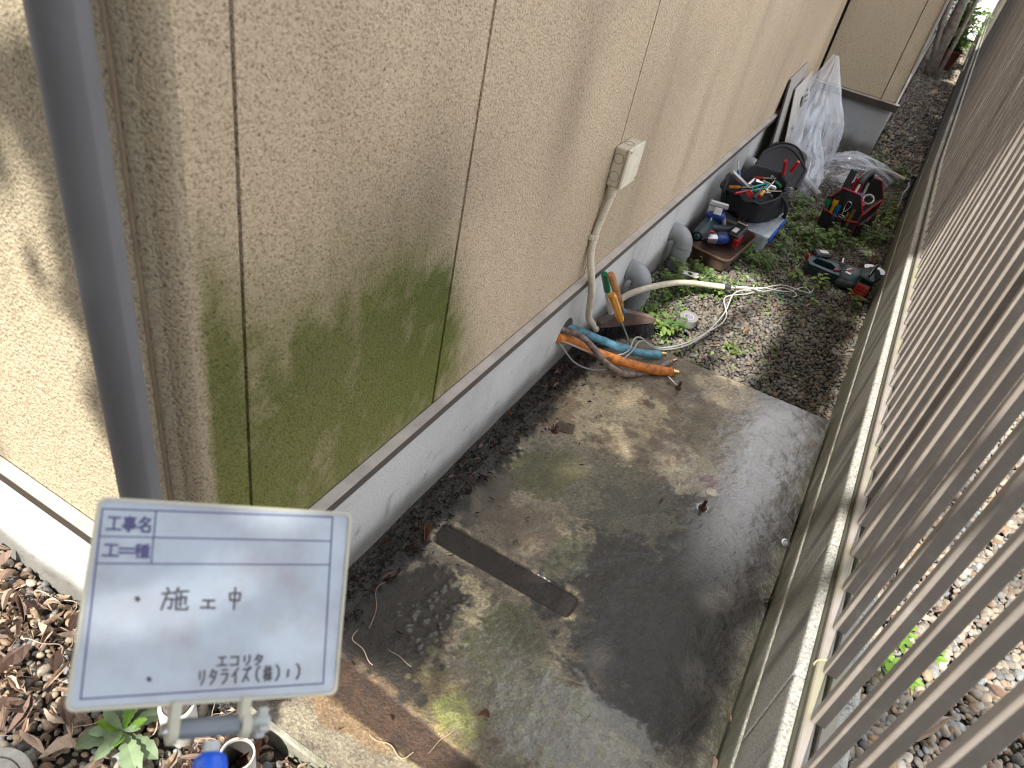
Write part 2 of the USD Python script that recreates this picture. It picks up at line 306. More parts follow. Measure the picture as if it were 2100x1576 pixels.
# foundation: a skim of paint with hand-trowelled unevenness, damp at its foot
def found(axis, c, u0, u1, z1, base, sgn, seed, foot=.05):
    u, v = np.linspace(u0, u1, int((u1 - u0) / .018) + 3), np.linspace(-.15, z1, 40)
    U, V, F = grid(u, v); w = c + sgn * .004 * (fb(U * 3, V * 4, 0, 1, 3, seed) - .5)
    P = np.stack([w, U, V], 1) if axis == 0 else np.stack([U, w, V], 1)
    m = tm(P, F); n = np.cross(P[F[:, 1]] - P[F[:, 0]], P[F[:, 2]] - P[F[:, 0]]).sum(0)
    if n[axis] * sgn < 0: m.faces = m.faces[:, ::-1]
    k = ss(foot + .05, foot - .03, V + .06 * (fb(U * 12, V * 6, 0, 1, 3, seed + 2) - .5)); t = fb(U * 3, V * 3, 0, 1, 4, seed + 5)
    dr_ = fb(U * 14, V * 1.5, 0, 1, 4, seed + 7); sp_k = ss(.66, .74, fb(U * 45, V * 45, 0, 1, 2, seed + 9)) * ss(.30, .05, V); col = A(*base) * (1 - .20 * ss(.4, .75, t) - .22 * ss(.55, .8, dr_) - .35 * sp_k)[:, None]; col = col * (1 - .75 * k[:, None]) + A(.07, .065, .05) * .75 * k[:, None]
    part("foundation", m, m_found, house, smooth=True, attrs={"col": col, "wet": np.zeros(len(U))})
found(0, XF, .557, 6.55, .36, (.52, .515, .50), 1, 41); found(1, .557, -5, XF, .37, (.66, .66, .64), -1, 43); found(1, 6.55, XF, -.085, .35, (.47, .50, .54), -1, 45)
found(0, -.085, 6.55, 15, .36, (.42, .40, .37), 1, 47)
# small roof edge on the bay, unseen from here
part("roof", box(XW + .10, .02, 6.45, 15.1, TOP + .002, TOP + .15), m_roof, house)

# ---------------- downpipe ----------------
dp = thing("downpipe", "round grey downpipe standing in front of the house corner", "downpipe", (-.742, .487, 0))
R0 = .0285
part("pipe", lathe([(0, .155), (R0, .155), (R0, 3.2), (R0, 5.3), (0, 5.3)], 40), m_pipe, dp, smooth=40)
part("pipe", lathe([(0, .0), (.026, .0), (.026, .15), (.0, .15)], 32), m_brownpipe, dp, smooth=40, label="brown lower length of the downpipe")
part("socket", lathe([(.036, -.06), (.036, .06), (.034, .064), (.028, .064), (.028, -.06)], 32), m_pvc, dp, smooth=40)
for zc in (1.95, 4.2): part("pipe_bracket", cat_([lathe([(.029, zc - .012), (.0315, zc - .012), (.0315, zc + .012), (.029, zc + .012)], 32), box(-.006, .006, .029, .052, zc - .012, zc + .012)]), m_trimg, dp)

# ---------------- ground sheets ----------------
single("ground", box(-60, 60, -60, 60, -.5, -.16), m_ground, kind="structure")
def sheet(name, x0, x1, y0, y1, z, mt, amp=.01, n=60, seed=0):
    U, V, F = grid(np.linspace(x0, x1, n), np.linspace(y0, y1, n)); P = np.stack([U, V, z + amp * (fb(U * 6, V * 6, 0, 1, 3, seed) - .5)], 1)
    return single(name, tm(P, F), mt, kind="structure", smooth=True)
sheet("soil", XF - .01, .285, 2.3, 6.6, -.052, m_soil, .02, 90, 3); sheet("soil", -.09, .285, 6.55, 16, -.045, m_soil, .03, 60, 4)
sheet("soil", -3.4, .30, -1.2, .57, -.05, m_soil, .02, 60, 5); sheet("soil", .38, 2.6, -1.0, 8, .015, m_soil, .02, 60, 6)
m_mud = mat("black_wet_mud", (.020, .017, .014), .38, var=.5, vs=60, bump=.012, bs=110, local=False)
sheet("mud_strip", XF - .005, -.60, .55, 2.75, -.004, m_mud, .016, 110, 8)

# ---------------- concrete slab ----------------
slab = thing("concrete_slab", kind="structure")
SX0, SX1, SY0, SY1 = -.650, .268, .592, 2.64
xs, ys = np.linspace(SX0, SX1, 262), np.linspace(SY0, SY1, 560)
U, V, F = grid(xs, ys)
Vs = V + np.where(V > 2.3, (V - 2.3) / .34 * (-.055 + .055 * (U - SX0) / (SX1 - SX0)), 0)   # the far edge is cut slightly askew
nA, nB, nC, nD = (fb(U, V, 0, s, 5, k) for s, k in ((4, 61), (9, 62), (26, 63), (60, 64)))
W = .5 * nA + .3 * nB + .2 * nC
def blob(px, py, r, ry=None, e=.35):
    q = g(px, py); d = np.sqrt(((U - q[0]) / r) ** 2 + ((V - q[1]) / (ry or r)) ** 2) + (nB - .5) * e * 2.2 + (nC - .5) * e * 3.4 + (nD - .5) * e * 2.4
    return ss(1.02, .78, d)
col = np.ones((len(U), 3)) * A(.185, .172, .148); wet = np.full(len(U), .07)
def lay(k, c, w=None):
    global col, wet
    col = col * (1 - k[:, None]) + A(*c) * k[:, None]
    if w is not None: wet = wet * (1 - k) + w * k
lay(ss(.40, .62, nB) * .5, (.26, .245, .205))
lay(blob(1420, 1230, .42, .55, .25) * .95, (.060, .060, .058), .10)
lay(blob(1250, 1010, .30, .18) * .6, (.15, .15, .125), .2)
lay(blob(1560, 1060, .20, .42, .5) * .8, (.085, .083, .08)); WB = lambda px, py, r, ry: np.exp(-(((U - g(px, py)[0]) / r) ** 2 + ((V - g(px, py)[1]) / ry) ** 2)); wmask = np.clip(1.25 * WB(1600, 900, .17, .36) + .7 * WB(1520, 1060, .13, .3), 0, 1)
lay(blob(1600, 880, .16, .40, .5) * .6, (.12, .118, .115))
lay(blob(1250, 850, .22, .22) * .9, (.345, .315, .25), .12); lay(blob(1190, 800, .13, .16) * .5, (.37, .34, .27), .1)
lay(blob(1490, 800, .13, .12) * .85, (.32, .295, .24), .45); lay(blob(1400, 960, .14, .12) * .8, (.29, .275, .23), .35)
lay(blob(1350, 910, .16, .13) * ss(.38, .60, nC) * .95, (.12, .092, .068), .5); lay(blob(1130, 840, .10, .14) * .6, (.17, .125, .08), .4)
lay(blob(1240, 905, .07, .08) * ss(.35, .6, nC) * .7, (.13, .10, .075)); lay(blob(1300, 800, .2, .1) * ss(.45, .6, nC) * .6, (.20, .15, .095))
lay(blob(1400, 802, .075, .085, .25) * .92, (.085, .066, .05), .6)
lay(blob(1020, 935, .10, .12) * ss(.42, .52, .5 * nC + .5 * nD) * .95, (.40, .37, .28), .1)
lay(blob(1100, 975, .12, .12) * .75, (.095, .10, .045), .3); lay(blob(1160, 950, .08, .06) * .5, (.15, .15, .08))
lay(blob(1000, 1010, .09, .14) * .8, (.065, .052, .038), .7); lay(blob(1090, 1080, .10, .08) * .7, (.10, .08, .055), .6)
lay(blob(1170, 1140, .055, .10, .5) * (.45 + .5 * ss(.42, .6, nD)), (.085, .10, .03), .5)
lay(blob(950, 1230, .13, .08) * ss(.38, .50, .5 * nC + .5 * nD) * .95, (.36, .335, .26), .1); lay(blob(930, 1330, .09, .08) * .8, (.20, .18, .14), .3)
lay(blob(1050, 1290, .10, .07) * .75, (.085, .095, .035), .3); lay(blob(900, 1440, .14, .09) * .8, (.15, .13, .075), .2)
lay(blob(940, 1470, .07, .07) * ss(.4, .55, nC), (.17, .18, .075), .3); lay(blob(1150, 1480, .32, .12) * .7, (.135, .135, .10), .55)
lay(blob(1080, 1380, .20, .07) * ss(.42, .6, nB) * .8, (.13, .145, .06), .5)
lay(blob(820, 1270, .16, .20, .25) * .95, (.040, .034, .028), .2); lay(blob(760, 1380, .14, .10, .25) * .95, (.038, .031, .026), .2)
lay(blob(720, 1450, .16, .06) * .8, (.20, .15, .10), .3); lay(blob(1290, 1560, .2, .05) * ss(.4, .55, nC) * .8, (.26, .26, .23), .3)
lay(ss(.17, .235, U - SX0 - .0 + .0 * V) * ss(1.06, .82, V + (nB - .5) * .5 - (U - .1) * .6) * 0.9, (.30, .30, .285), .1) if False else None
dry = ss(.135, .175, U + (nB - .5) * .14 + (nC - .5) * .07) * ss(1.12, .92, V + (nB - .5) * .25 + (nC - .5) * .1)
lay(dry * .92, (.31, .31, .295), .05)
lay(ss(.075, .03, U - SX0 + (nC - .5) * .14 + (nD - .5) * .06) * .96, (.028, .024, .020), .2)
lay(ss(.035, .01, SX1 - U + (nC - .5) * .02) * .8, (.06, .058, .04), .5)
sp = rng.uniform((-.42, .62), (.12, 1.05), (110, 2)); d, _ = cKDTree(sp).query(np.c_[U, V]); rr = .006 + .010 * rng.random(110)[_]
lay((d < rr) * .34 * ss(1.3, .6, d / rr), (.27, .29, .18), .3)
wet = np.maximum(wet, wmask * ss(.12, .44, .5 * nC + .5 * nB + .25 * wmask))
rust = lambda px, py, r: lay(blob(px, py, r, r * 1.2, .5) * .95, (.14, .055, .03), .5)
rust(1452, 985, .028)
lay(blob(1462, 1010, .02, .018, .3), (.42, .40, .36), .4); lay(blob(1440, 1040, .022, .022, .4), (.03, .03, .03), .9)
# recesses left by the machine that stood here
def recess(pts, r): 
    po = Polygon(pts).buffer(-r).buffer(r); 
    import shapely
    dd = shapely.distance(shapely.boundary(po), shapely.points(U, V)); ins = shapely.contains_xy(po, U, V); return np.where(ins, dd, -dd) + (nC - .5) * .006 + (nD - .5) * .004
r1 = recess([(-.612, 1.288), (-.175, 1.294), (-.178, 1.215), (-.60, 1.206)], .018); r2 = recess([(-.60, .80), (-.168, .765), (-.155, .69), (-.60, .705)], .006)
r3 = recess([g(1143, 862)[:2], g(1180, 870)[:2], g(1176, 892)[:2], g(1140, 884)[:2]], .002)
lay(ss(-.022, -.004, r1) * ss(.35, .6, nC) * .85, (.37, .34, .27), .1); lay(ss(-.002, .003, r1) * .97, (.034, .023, .017), .10)
lay(ss(-.03, .0, r2) * ss(.4, .6, nC) * .6, (.30, .24, .16), .1); lay(ss(-.006, .006, r2 + (nB - .5) * .03) * .93, (.070, .044, .030), .05)
lay(ss(-.002, .003, r3) * .9, (.075, .045, .028), .4)
col = .135 * (col / .165) ** 1.5 * A(1.06, 1.0, .91) * (1 - .5 * ss(.54, .60, nC * .5 + nD * .5) + .35 * ss(.44, .38, nD * .6 + nC * .4))[:, None] * (.30 + 1.4 * nD[:, None]) * (.5 + 1.0 * fb(U, V, 0, 150, 3, 66)[:, None]) * (.55 + .9 * nC[:, None]) * (.78 + .44 * nB[:, None])
z = .0035 * (nB - .5) + .003 * (nC - .5) + .0024 * (nD - .5) * (1.2 - wet) - .0065 * ss(-.004, .004, r1) - .004 * ss(-.005, .005, r2) - .004 * ss(-.003, .003, r3)
# crusty sludge by the wall side
cr = np.clip(blob(880, 1290, .12, .10) + blob(940, 1240, .1, .07), 0, 1) * ss(.5, .62, nD); z += .003 * cr
part("slab_top", tm(np.stack([U, Vs, z], 1), F), m_slab, slab, smooth=True, attrs={"col": np.clip(col, .005, .9), "wet": np.clip(wet, 0, 1)})
sidem = box(SX0, SX1, SY0, 2.585, -.14, -.035); q = sidem.vertices; q[(q[:, 1] > 2) & (q[:, 0] > 0), 1] = 2.635
m_side = mat("slab_side", (.30, .285, .24), .85, var=.35, vs=30, dirt=(.13, .13, .07), dirt_amt=.3, bump=.003, local=False)
part("slab_side", sidem, m_side, slab)
rim = box(SX0 - .001, SX1, SY0 - .012, SY0 + .004, -.14, -.002, .004); part("slab_edge", rim, m_side, slab)

# ---------------- low block wall and fence ----------------
KZ, KX0, KX1 = .43, .280, .402
wall = thing("block_wall", "low grey concrete block wall with mossy foot carrying the brown fence", "wall")
def kerb_mesh(y0, y1, z0, z1, x0, x1, seed, top):
    """an open block skin: inner face, rounded arris, top, outer face"""
    pr = np.vstack([np.c_[np.full(18, x0), np.linspace(z0, z1 - .006, 18)], [[x0 + .002, z1 - .002], [x0 + .006, z1]], np.c_[np.linspace(x0 + .012, x1 - .006, 14), np.full(14, z1)], [[x1, z1 - .006], [x1, z0]]])
    s = np.r_[0, np.cumsum(np.linalg.norm(np.diff(pr, axis=0), axis=1))]; yv = np.r_[y0, np.linspace(y0 + .003, y1 - .003, max(4, int((y1 - y0) / .012))), y1]
    S, Y, F = grid(s, yv); X, Z = np.interp(S, s, pr[:, 0]), np.interp(S, s, pr[:, 1])
    e = (Y == y0) | (Y == y1); cx, cz = (x0 + x1) / 2, (z0 + z1) / 2
    X = X + (.002 * (fb(Y * 8, Z * 8, X * 8, 1, 3, seed) - .5)) - np.where(e, np.sign(X - cx) * .004, 0); Z = Z - np.where(e & (Z > z1 - .01), .004, 0) + .002 * (fb(Y * 10, X * 10, 3, 1, 3, seed + 1) - .5)
    up = Z > z1 - .008
    drip = fb(Y * 16, Z * 1.6, 0, 1, 4, 71); n1 = fb(Y * 3, Z * 5, X * 9, 1, 4, 72); n2 = fb(Y * 14, Z * 14, X * 14, 1, 3, 73)
    c = np.where(up[:, None], A(.34, .335, .31), A(.31, .305, .285)) * np.where(up, .8 + .4 * n2, 1 - .55 * ss(.42, .72, drip))[:, None]
    moss = np.where(up, .5 * ss(.6, .75, n1) * ss(KX0 + .03, KX0 + .04, X), .55 * ss(.25, .02, Z + (n1 - .5) * .3) * ss(.35, .6, n2 + .1)); moss = moss + np.where(up, 0, .25 * ss(1.6, 3.0, Y) * (1 - n2))
    moss = np.clip(moss, 0, .9)[:, None]; c = c * (1 - moss) + A(.095, .10, .040) * moss
    c = c * (1 - .35 * ss(3.2, 6.0, Y) * np.where(up, .5, 1))[:, None]
    m = tm(np.stack([X + drift(Y), Y, Z], 1), F); n = np.cross(m.vertices[F[:, 1]] - m.vertices[F[:, 0]], m.vertices[F[:, 2]] - m.vertices[F[:, 0]])
    if n[:, 0][: 20].sum() > 0: m.faces = m.faces[:, ::-1]
    return m, {"col": np.clip(c, .01, .8), "wet": np.where(up, 0, .45)}
yb = -.55
k = 0
while yb < 15.5:
    m, at_ = kerb_mesh(yb + .001, yb + .399, .152, KZ, KX0, KX1, 80 + k, True); part("block", m, m_kerb, wall, smooth=True, attrs=at_); yb += .4; k += 1
m, at_ = kerb_mesh(-.6, 15.6, -.15, .150, KX0 - .004, KX1 + .01, 79, True); part("footing", m, m_kerb, wall, smooth=True, attrs=at_)
jl = np.linspace(-.5, 15, 900); part("mortar_line", veer(tube(np.stack([np.full(900, KX0 - .002) + .002 * rng.random(900), jl, .152 + .003 * (fb(jl * 9, 0, 0, 1, 3, 5) - .5)], 1), .0014 * (.1 + 1.3 * rng.random(900)), 5)), mat("pale_mortar", (.25, .24, .20), .9, var=.3, vs=80, local=False), wall)

fence = thing("slat_fence", "brown metal fence of close upright slats on the low block wall", "fence")
def rail(x0, x1, z0, z1, y0=-.6, y1=15.5):
    a = box(x0, x1, y0, 5.0, z0, z1, .003); b = box(x0, x1, 5.001, y1, z0, z1, .003); return cat_([a, veer(b)])
part("rail", rail(.307, .329, .434, .458), m_rail, fence); part("rail", rail(.338, .366, .434, .452), m_rail, fence); part("rail", rail(.341, .366, 1.66, 1.70), m_slat, fence)
part("rail_shim", rail(.300, .3065, .4305, .442), mat("dark_grout", (.06, .06, .045), .9, local=False), fence)
slatp = Polygon([(-.013, -.0105), (.013, -.0105), (.013, .0105), (-.013, .0105)]).buffer(-.003).buffer(.003, quad_segs=3)
slat_m = trimesh.creation.extrude_polygon(slatp, 1.30, engine="earcut")
y = .031; ny = 0
while y < 15.3:
    part("slat", tf(slat_m, (.3315 + float(drift(y)) + .0008 * rng.standard_normal(), y + .0012 * rng.standard_normal(), .461)), m_slat, fence, smooth=35); y += .1150; ny += 1
for yp in (-.38, 1.62, 3.62, 5.62, 7.62, 9.62, 11.6, 13.6): part("post", tf(box(.370, .410, yp - .03, yp + .03, .20, 1.72, .003), (float(drift(yp)), 0, 0)), m_slat, fence)
# ---------------- gravel ----------------
PEB = [(.31, .265, .21), (.20, .175, .15), (.34, .28, .21), (.13, .125, .12), (.28, .20, .15), (.24, .25, .25), (.34, .31, .26), (.29, .20, .125)]
def pebmat(name, c, k): 
    c = A(*c) * k; return mat(name, c, .62, var=.28, vs=70, dirt=tuple(c * .55), dirt_amt=.0, ds=45, rnd=.22, bump=.0012, bs=260)
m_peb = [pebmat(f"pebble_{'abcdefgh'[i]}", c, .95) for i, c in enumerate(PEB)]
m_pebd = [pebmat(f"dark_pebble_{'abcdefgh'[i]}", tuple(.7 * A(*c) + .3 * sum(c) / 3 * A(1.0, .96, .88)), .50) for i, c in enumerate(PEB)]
def pebble(seed, sub=2, flat=.62, ang=.25):
    r = np.random.default_rng(seed); m = trimesh.creation.icosphere(subdivisions=sub); v = m.vertices
    o = r.random(3) * 40; v = v * (1 + ang * 1.6 * (meshkit.fbm(v * .9 + o, 2, seed) - .5) + ang * .5 * (meshkit.fbm(v * 2.6 + o, 2, seed) - .5))[:, None]
    return tm(v * A(1, r.uniform(.62, .9), flat * r.uniform(.75, 1.1)) * .5, m.faces)
PM = [pebble(100 + i, 2) for i in range(8)]; PMlow = [pebble(200 + i, 1, .6, .45) for i in range(8)]
def rot_rand(r, tilt=.5):
    return rz(r.uniform(0, 2 * PI)) @ rx(r.normal() * tilt) @ ry(r.normal() * tilt)
def qof(R):
    from scipy.spatial.transform import Rotation
    q = Rotation.from_matrix(R).as_quat(); return Gf.Quath(float(q[3]), float(q[0]), float(q[1]), float(q[2]))
def instancer(path, protos, pts, size, idx, R):
    pi = UsdGeom.PointInstancer.Define(stage, path); rel = pi.CreatePrototypesRel()
    for i, (m, mt, sm) in enumerate(protos):
        q = usdkit.mesh(stage, f"{path}/kind_{i:03d}", m, mt, smooth=sm); rel.AddTarget(q.GetPath())
    pi.CreatePositionsAttr(Vt.Vec3fArray.FromNumpy(np.asarray(pts, np.float32))); pi.CreateProtoIndicesAttr(Vt.IntArray.FromNumpy(np.asarray(idx, np.int32)))
    s = np.asarray(size, np.float32); s = np.stack([s] * 3, 1) if s.ndim == 1 else s
    pi.CreateScalesAttr(Vt.Vec3fArray.FromNumpy(s)); pi.CreateOrientationsAttr(Vt.QuathArray([qof(x) for x in R]))
    tag(pi, kind="stuff"); return pi
def dart(x0, x1, y0, y1, r, n, rr, ok=None):
    """n tries of a scatter whose members keep r apart"""
    P = np.c_[rr.uniform(x0, x1, n), rr.uniform(y0, y1, n)]
    if ok is not None: P = P[ok(P[:, 0], P[:, 1])]
    keep, cell = [], {}
    for i, (x, y) in enumerate(P):
        c = (int(x / r), int(y / r))
        if any((x - P[j][0]) ** 2 + (y - P[j][1]) ** 2 < r * r for dx in (-1, 0, 1) for dy in (-1, 0, 1) for j in cell.get((c[0] + dx, c[1] + dy), ())): continue
        cell.setdefault(c, []).append(i); keep.append(i)
    return P[keep]
def in_view(P, m=60):
    q = (np.asarray(P) - EYE) @ CAM; u = CX + F_PX * q[:, 0] / q[:, 2]; v = CY + F_PX * q[:, 1] / q[:, 2]
    return (q[:, 2] > .1) & (u > -m) & (u < 2100 + m) & (v > -m) & (v < 1576 + m)
def bed(name, x0, x1, y0, y1, z, smin, smax, spacing, mats, meshes, seed, ok=None, n_near=0, layers=2, wts=None):
    r = np.random.default_rng(seed); P, S = [], []
    for l in range(layers):
        q = dart(x0, x1, y0, y1, spacing, int(3.2 * (x1 - x0) * (y1 - y0) / spacing ** 2), r, ok)
        P.append(np.c_[q, np.full(len(q), z + l * smin * .45) + r.normal(size=len(q)) * .002]); S.append(smin + (smax - smin) * r.random(len(q)) ** 1.8)
    P, S = np.vstack(P), np.concatenate(S); R = [rot_rand(r, .35) for _ in P]
    wts = np.ones(len(mats)) if wts is None else A(*wts)
    idx = r.choice(len(mats), len(P), p=wts / wts.sum())
    root = thing(name, kind="structure"); near = np.zeros(len(P), bool)
    if n_near:
        d = np.linalg.norm(P - EYE, axis=1) / S; d[~in_view(P, -6)] = 1e9; d[P[:, 2] < z + smin * .3] += 8
        near[np.argsort(d)[:n_near]] = True
        for i in np.nonzero(near)[0]: part("pebble", tf(meshes[idx[i]], P[i], R[i], S[i]), mats[idx[i]], root, smooth=True)
    f = ~near; instancer(f"/World/{root.GetName()}/pebbles", [(m, mt, True) for m, mt in zip(meshes, mats)], P[f], S[f], idx[f], [R[i] for i in np.nonzero(f)[0]])
    return root
far_edge = lambda x: 2.585 + .055 * (x + .65) / .918
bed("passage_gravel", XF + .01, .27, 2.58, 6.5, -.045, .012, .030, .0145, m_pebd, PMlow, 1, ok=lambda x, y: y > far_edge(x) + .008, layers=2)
bed("far_gravel", -.07, .46, 6.5, 15, -.035, .018, .04, .022, m_peb, PMlow, 2, layers=1, ok=lambda x, y: x < .27 + drift(y))
bed("right_gravel", .42, 1.25, .6, 4.6, .03, .013, .042, .0165, m_peb, PM, 3, n_near=290, layers=2, wts=(1.3, 1, 1.4, .45, .7, .9, .9, .8))
bed("front_gravel", -1.75, .05, -.15, .552, -.035, .013, .036, .0165, m_peb, PM, 4, n_near=290, layers=2, ok=lambda x, y: (y < .55) & ((x < -.66) | (y < .575)) & ~((np.hypot(x + .742, y - .487) < .05)), wts=(1.2, 1, 1, .6, 1, .8, .4, .8))
# ---------------- the site board on its stick ----------------
m_board = mat("whiteboard", (.37, .425, .50), .32, var=.03, vs=8, dirt=(.30, .31, .35), dirt_amt=.3, ds=13, spec=.5)
m_cream = mat("cream_plastic", (.42, .41, .33), .45, var=.05)
m_print = mat("violet_print", (.06, .06, .16), .5); m_ink = mat("black_marker", (.045, .042, .05), .5)
m_gplas = mat("slate_plastic", (.13, .15, .175), .35, var=.06); m_gplas2 = mat("pale_grey_plastic", (.36, .38, .38), .4)
m_blueh = mat("blue_handle", (.004, .075, .50), .35, var=.05); m_steel = mat("steel", (.55, .55, .56), .25, metal=1.0, var=.1, vs=90)
BW = .22
cs = [(184, 1018), (710, 1033), (690, 1425), (131, 1462)]; tt = [1.05761, 1.13486, 1.19247, 1.0]
kk = BW / np.linalg.norm(ray(*cs[1]) * tt[1] - ray(*cs[0]) * tt[0])
BTL, BTR, BBR, BBL = [EYE + ray(*c) * t * kk for c, t in zip(cs, tt)]
bu = (BBR - BBL) / np.linalg.norm(BBR - BBL); bn = np.cross(bu, BTL - BBL); bn /= np.linalg.norm(bn); bv = np.cross(bn, bu); BH = np.linalg.norm(BTL - BBL); BL_ = np.linalg.norm(BBR - BBL)
def bp(px, py):
    d = ray(px, py); q = EYE + d * ((BBL - EYE) @ bn) / (d @ bn) - BBL; return A(q @ bu, q @ bv)
BR = np.stack([bu, bv, bn], 1)
board = thing("site_board", "small whiteboard with printed rows and Japanese handwriting held up in front of the house corner", "signboard", BBL, BR)
rr = lambda x0, y0, x1, y1, r: Polygon([(x0, y0), (x1, y0), (x1, y1), (x0, y1)]).buffer(-r).buffer(r, quad_segs=5)
part("panel", tf(extr(rr(.0015, .0015, BL_ - .0015, BH - .0015, .006), .004), (0, 0, -.004)), m_board, board)
part("rim", tf(extr(rr(0, 0, BL_, BH, .0075).difference(rr(.003, .003, BL_ - .003, BH - .003, .006)), .007), (0, 0, -.0055)), m_cream, board)
lines = []
def ln(p, q, w=.0011): lines.append(LineString([bp(*p), bp(*q)]).buffer(w / 2, cap_style=3))
o = lambda x, y: (x / 2.331, 900 + y / 2.331)
C4 = [o(490, 335), o(1590, 375), o(1545, 1170), o(385, 1245)]
for i in range(4): ln(C4[i], C4[(i + 1) % 4], .0013)
ln(o(478, 467), o(1583, 490)); ln(o(462, 597), o(1577, 603)); ln(o(747, 345), o(722, 597))
part("printed_lines", cat_([extr(l, .0004) for l in lines]), m_print, board)
GL = {"kou": "1 9 9 9/5 9 5 1/0 1 10 1", "ji": "1 9 9 9/2 7.7 8 7.7 8 6.4 2 6.4 2 7.7/1.5 5 8.5 5 8.5 2.3/0 3.6 10 3.6/1.5 2.3 8.5 2.3/5 10 5 0 3.6 .8", "mei": "4.6 10 1 6/4 8.6 8.6 8.6 5 4.6 .5 2.4/3.4 6.8 5 5.8/3.4 4 8.8 4 8.8 .2 3.4 .2 3.4 4",
      "shu": "3.6 9.8 .8 9/0 6.8 4.3 6.8/2.3 9.3 2.3 0/2.3 6.6 .2 3.4/2.3 6 4.3 4.2/9 9.8 5.2 9/4.6 7.8 9.9 7.8/5.3 6.5 9.3 6.5 9.3 3.4 5.3 3.4 5.3 6.5/5.3 5 9.3 5/7.3 9 7.3 .4/5 2 9.6 2/4.4 .4 10 .4", "bar": "0 6.5 10 6.5/0 3.4 10 3.4",
      "se": "1.8 10 2.4 8.6/0 7.4 4.6 8/2 7.7 .2 .5/1.8 5 4 5.3 3.6 1 2.6 1.4/6 10.2 5 7.6/5.5 8.5 9.9 8.9/4.9 5 9.2 6.3 9 3.2/7.2 7.6 7.2 2.2/5.6 6.8 5.6 .8 9.9 .8 10 2", "naka": "1.4 7.4 8.6 7.9 8 4 2 3.9 1.4 7.4/5 10.5 4.7 -.5",
      "e": "1.5 8.5 8.5 8.8/5 8.5 5 1.2/.3 1 9.8 1.2", "ko": "1 8.5 8.6 8.7 8.4 1/1 1 9 1.1", "ri": "2.4 9 2.5 4/7.6 9.6 7.6 4.2 4.6 .2", "ta": "4 10 1 5/3.6 8.3 8.6 8.3 6.4 3.4 2 0/3 5.9 6.2 4.1", "ra": "2 9.3 8 9.3/1 6.6 8.9 6.6 7 2.4 3 0", "i": "8 10 1 4.6/5.2 7 5.2 0",
      "zu": "1 8.8 7.2 8.9 1 .6/4.4 4.6 8 1/8 10.2 8.8 8.8/9.3 10.4 10 9.2", "po": "7.5 10.4 4.2 7.5 4.2 3 7.5 -.2", "pc": "2.5 10.4 5.8 7.5 5.8 3 2.5 -.2", "kabu": "0 7 4.6 7/2.4 10 2.4 0/2.4 6.6 .2 2.6/2.4 6 4.2 3.6/6 9.5 5 7.4/5.2 7.8 9.6 7.8/4.6 5 10 5/7.4 10 7.4 0/7.4 5 5 1.2/7.4 5 9.8 1.4", "dot": "4 5.6 6 4.8/5 6 5 4.4", "ten": "5 6.6 4 2"}
def write(chars, bl, br, tl, w, mt, name, fill=.86, jig=0.0):
    P0, P1, P2 = bp(*bl), bp(*br), bp(*tl); ux, uy = (P1 - P0) / len(chars), P2 - P0; S = []
    for i, ch in enumerate(chars):
        if ch == " ": continue
        for st in GL[ch].split("/"):
            q = A(*map(float, st.split())).reshape(-1, 2) / 10; q = q + jig * rng.standard_normal(q.shape)
            S.append(LineString([P0 + ux * (i + .5 + (a[0] - .5) * fill) + uy * a[1] for a in q]).buffer(w / 2, quad_segs=2))
    part(name, cat_([extr(x, .00045 + .00002 * n) for n, x in enumerate(S)]), mt, board)
write(["kou", "ji", "mei"], o(505, 440), o(725, 447), o(512, 368), .0018, m_print, "printed_heading", .92)
write(["kou", "bar", "shu"], o(488, 565), o(712, 570), o(495, 500), .0018, m_print, "printed_heading", .95)
write(["se"], o(757, 822), o(905, 826), o(766, 712), .0019, m_ink, "handwriting", .85); write(["kou"], o(950, 812), o(1035, 814), o(955, 768), .0019, m_ink, "handwriting", .8); write(["naka"], o(1075, 808), o(1165, 812), o(1080, 715), .0018, m_ink, "handwriting", .8)
write(["dot"], o(620, 805), o(690, 806), o(624, 730), .003, m_ink, "handwriting"); write(["dot"], o(675, 1190), o(745, 1188), o(680, 1115), .0026, m_ink, "handwriting")
write(["e", "ko", "ri", "ta"], o(1030, 1090), o(1265, 1080), o(1034, 1040), .0016, m_ink, "handwriting", .78)
write(["ri", "ta", "ra", "i", "zu", "po", "kabu", "pc", "ten", "pc"], o(935, 1180), o(1450, 1145), o(940, 1108), .0016, m_ink, "handwriting", .74)
# clamp below the board
bx = bp(430, 1497)
part("lug", box(bx[0] - .036, bx[0] - .026, -.028, .004, -.010, .004, .002), m_cream, board); part("lug", box(bx[0] + .024, bx[0] + .034, -.028, .004, -.010, .004, .002), m_cream, board)
ax = (1, 0, 0)
part("clamp_barrel", lathe([(0, -.027), (.0085, -.027), (.0088, -.025), (.0088, .025), (.0085, .027), (0, .027)], 24, (bx[0], -.021, -.004), ax), m_gplas, board, smooth=40)
for s in (-1, 1): part("clamp_plate", lathe([(0, -.004), (.0125, -.004), (.013, 0), (.0125, .004), (0, .004)], 24, (bx[0] + s * .031, -.021, -.004), ax), m_cream, board, smooth=40)
part("bolt", lathe([(0, -.004), (.005, -.003), (.006, 0), (.006, .003), (0, .003)], 14, (bx[0] - .038, -.021, -.004), ax), m_steel, board, smooth=40)
kn = [lathe([(0, 0), (.006, 0), (.0075, .004), (.0075, .016), (.005, .018), (0, .018)], 18, (bx[0] + .036, -.021, -.004), ax)] + [cbox((bx[0] + .046, -.021, -.004), (.010, .030, .006), .002, rx(a)) for a in (.3, .3 + PI / 2)]
part("wing_knob", cat_(kn), m_gplas2, board)
hd = A(-.04, -.93, .36); hd /= np.linalg.norm(hd); h0 = A(bx[0] + .003, -.033, .0)
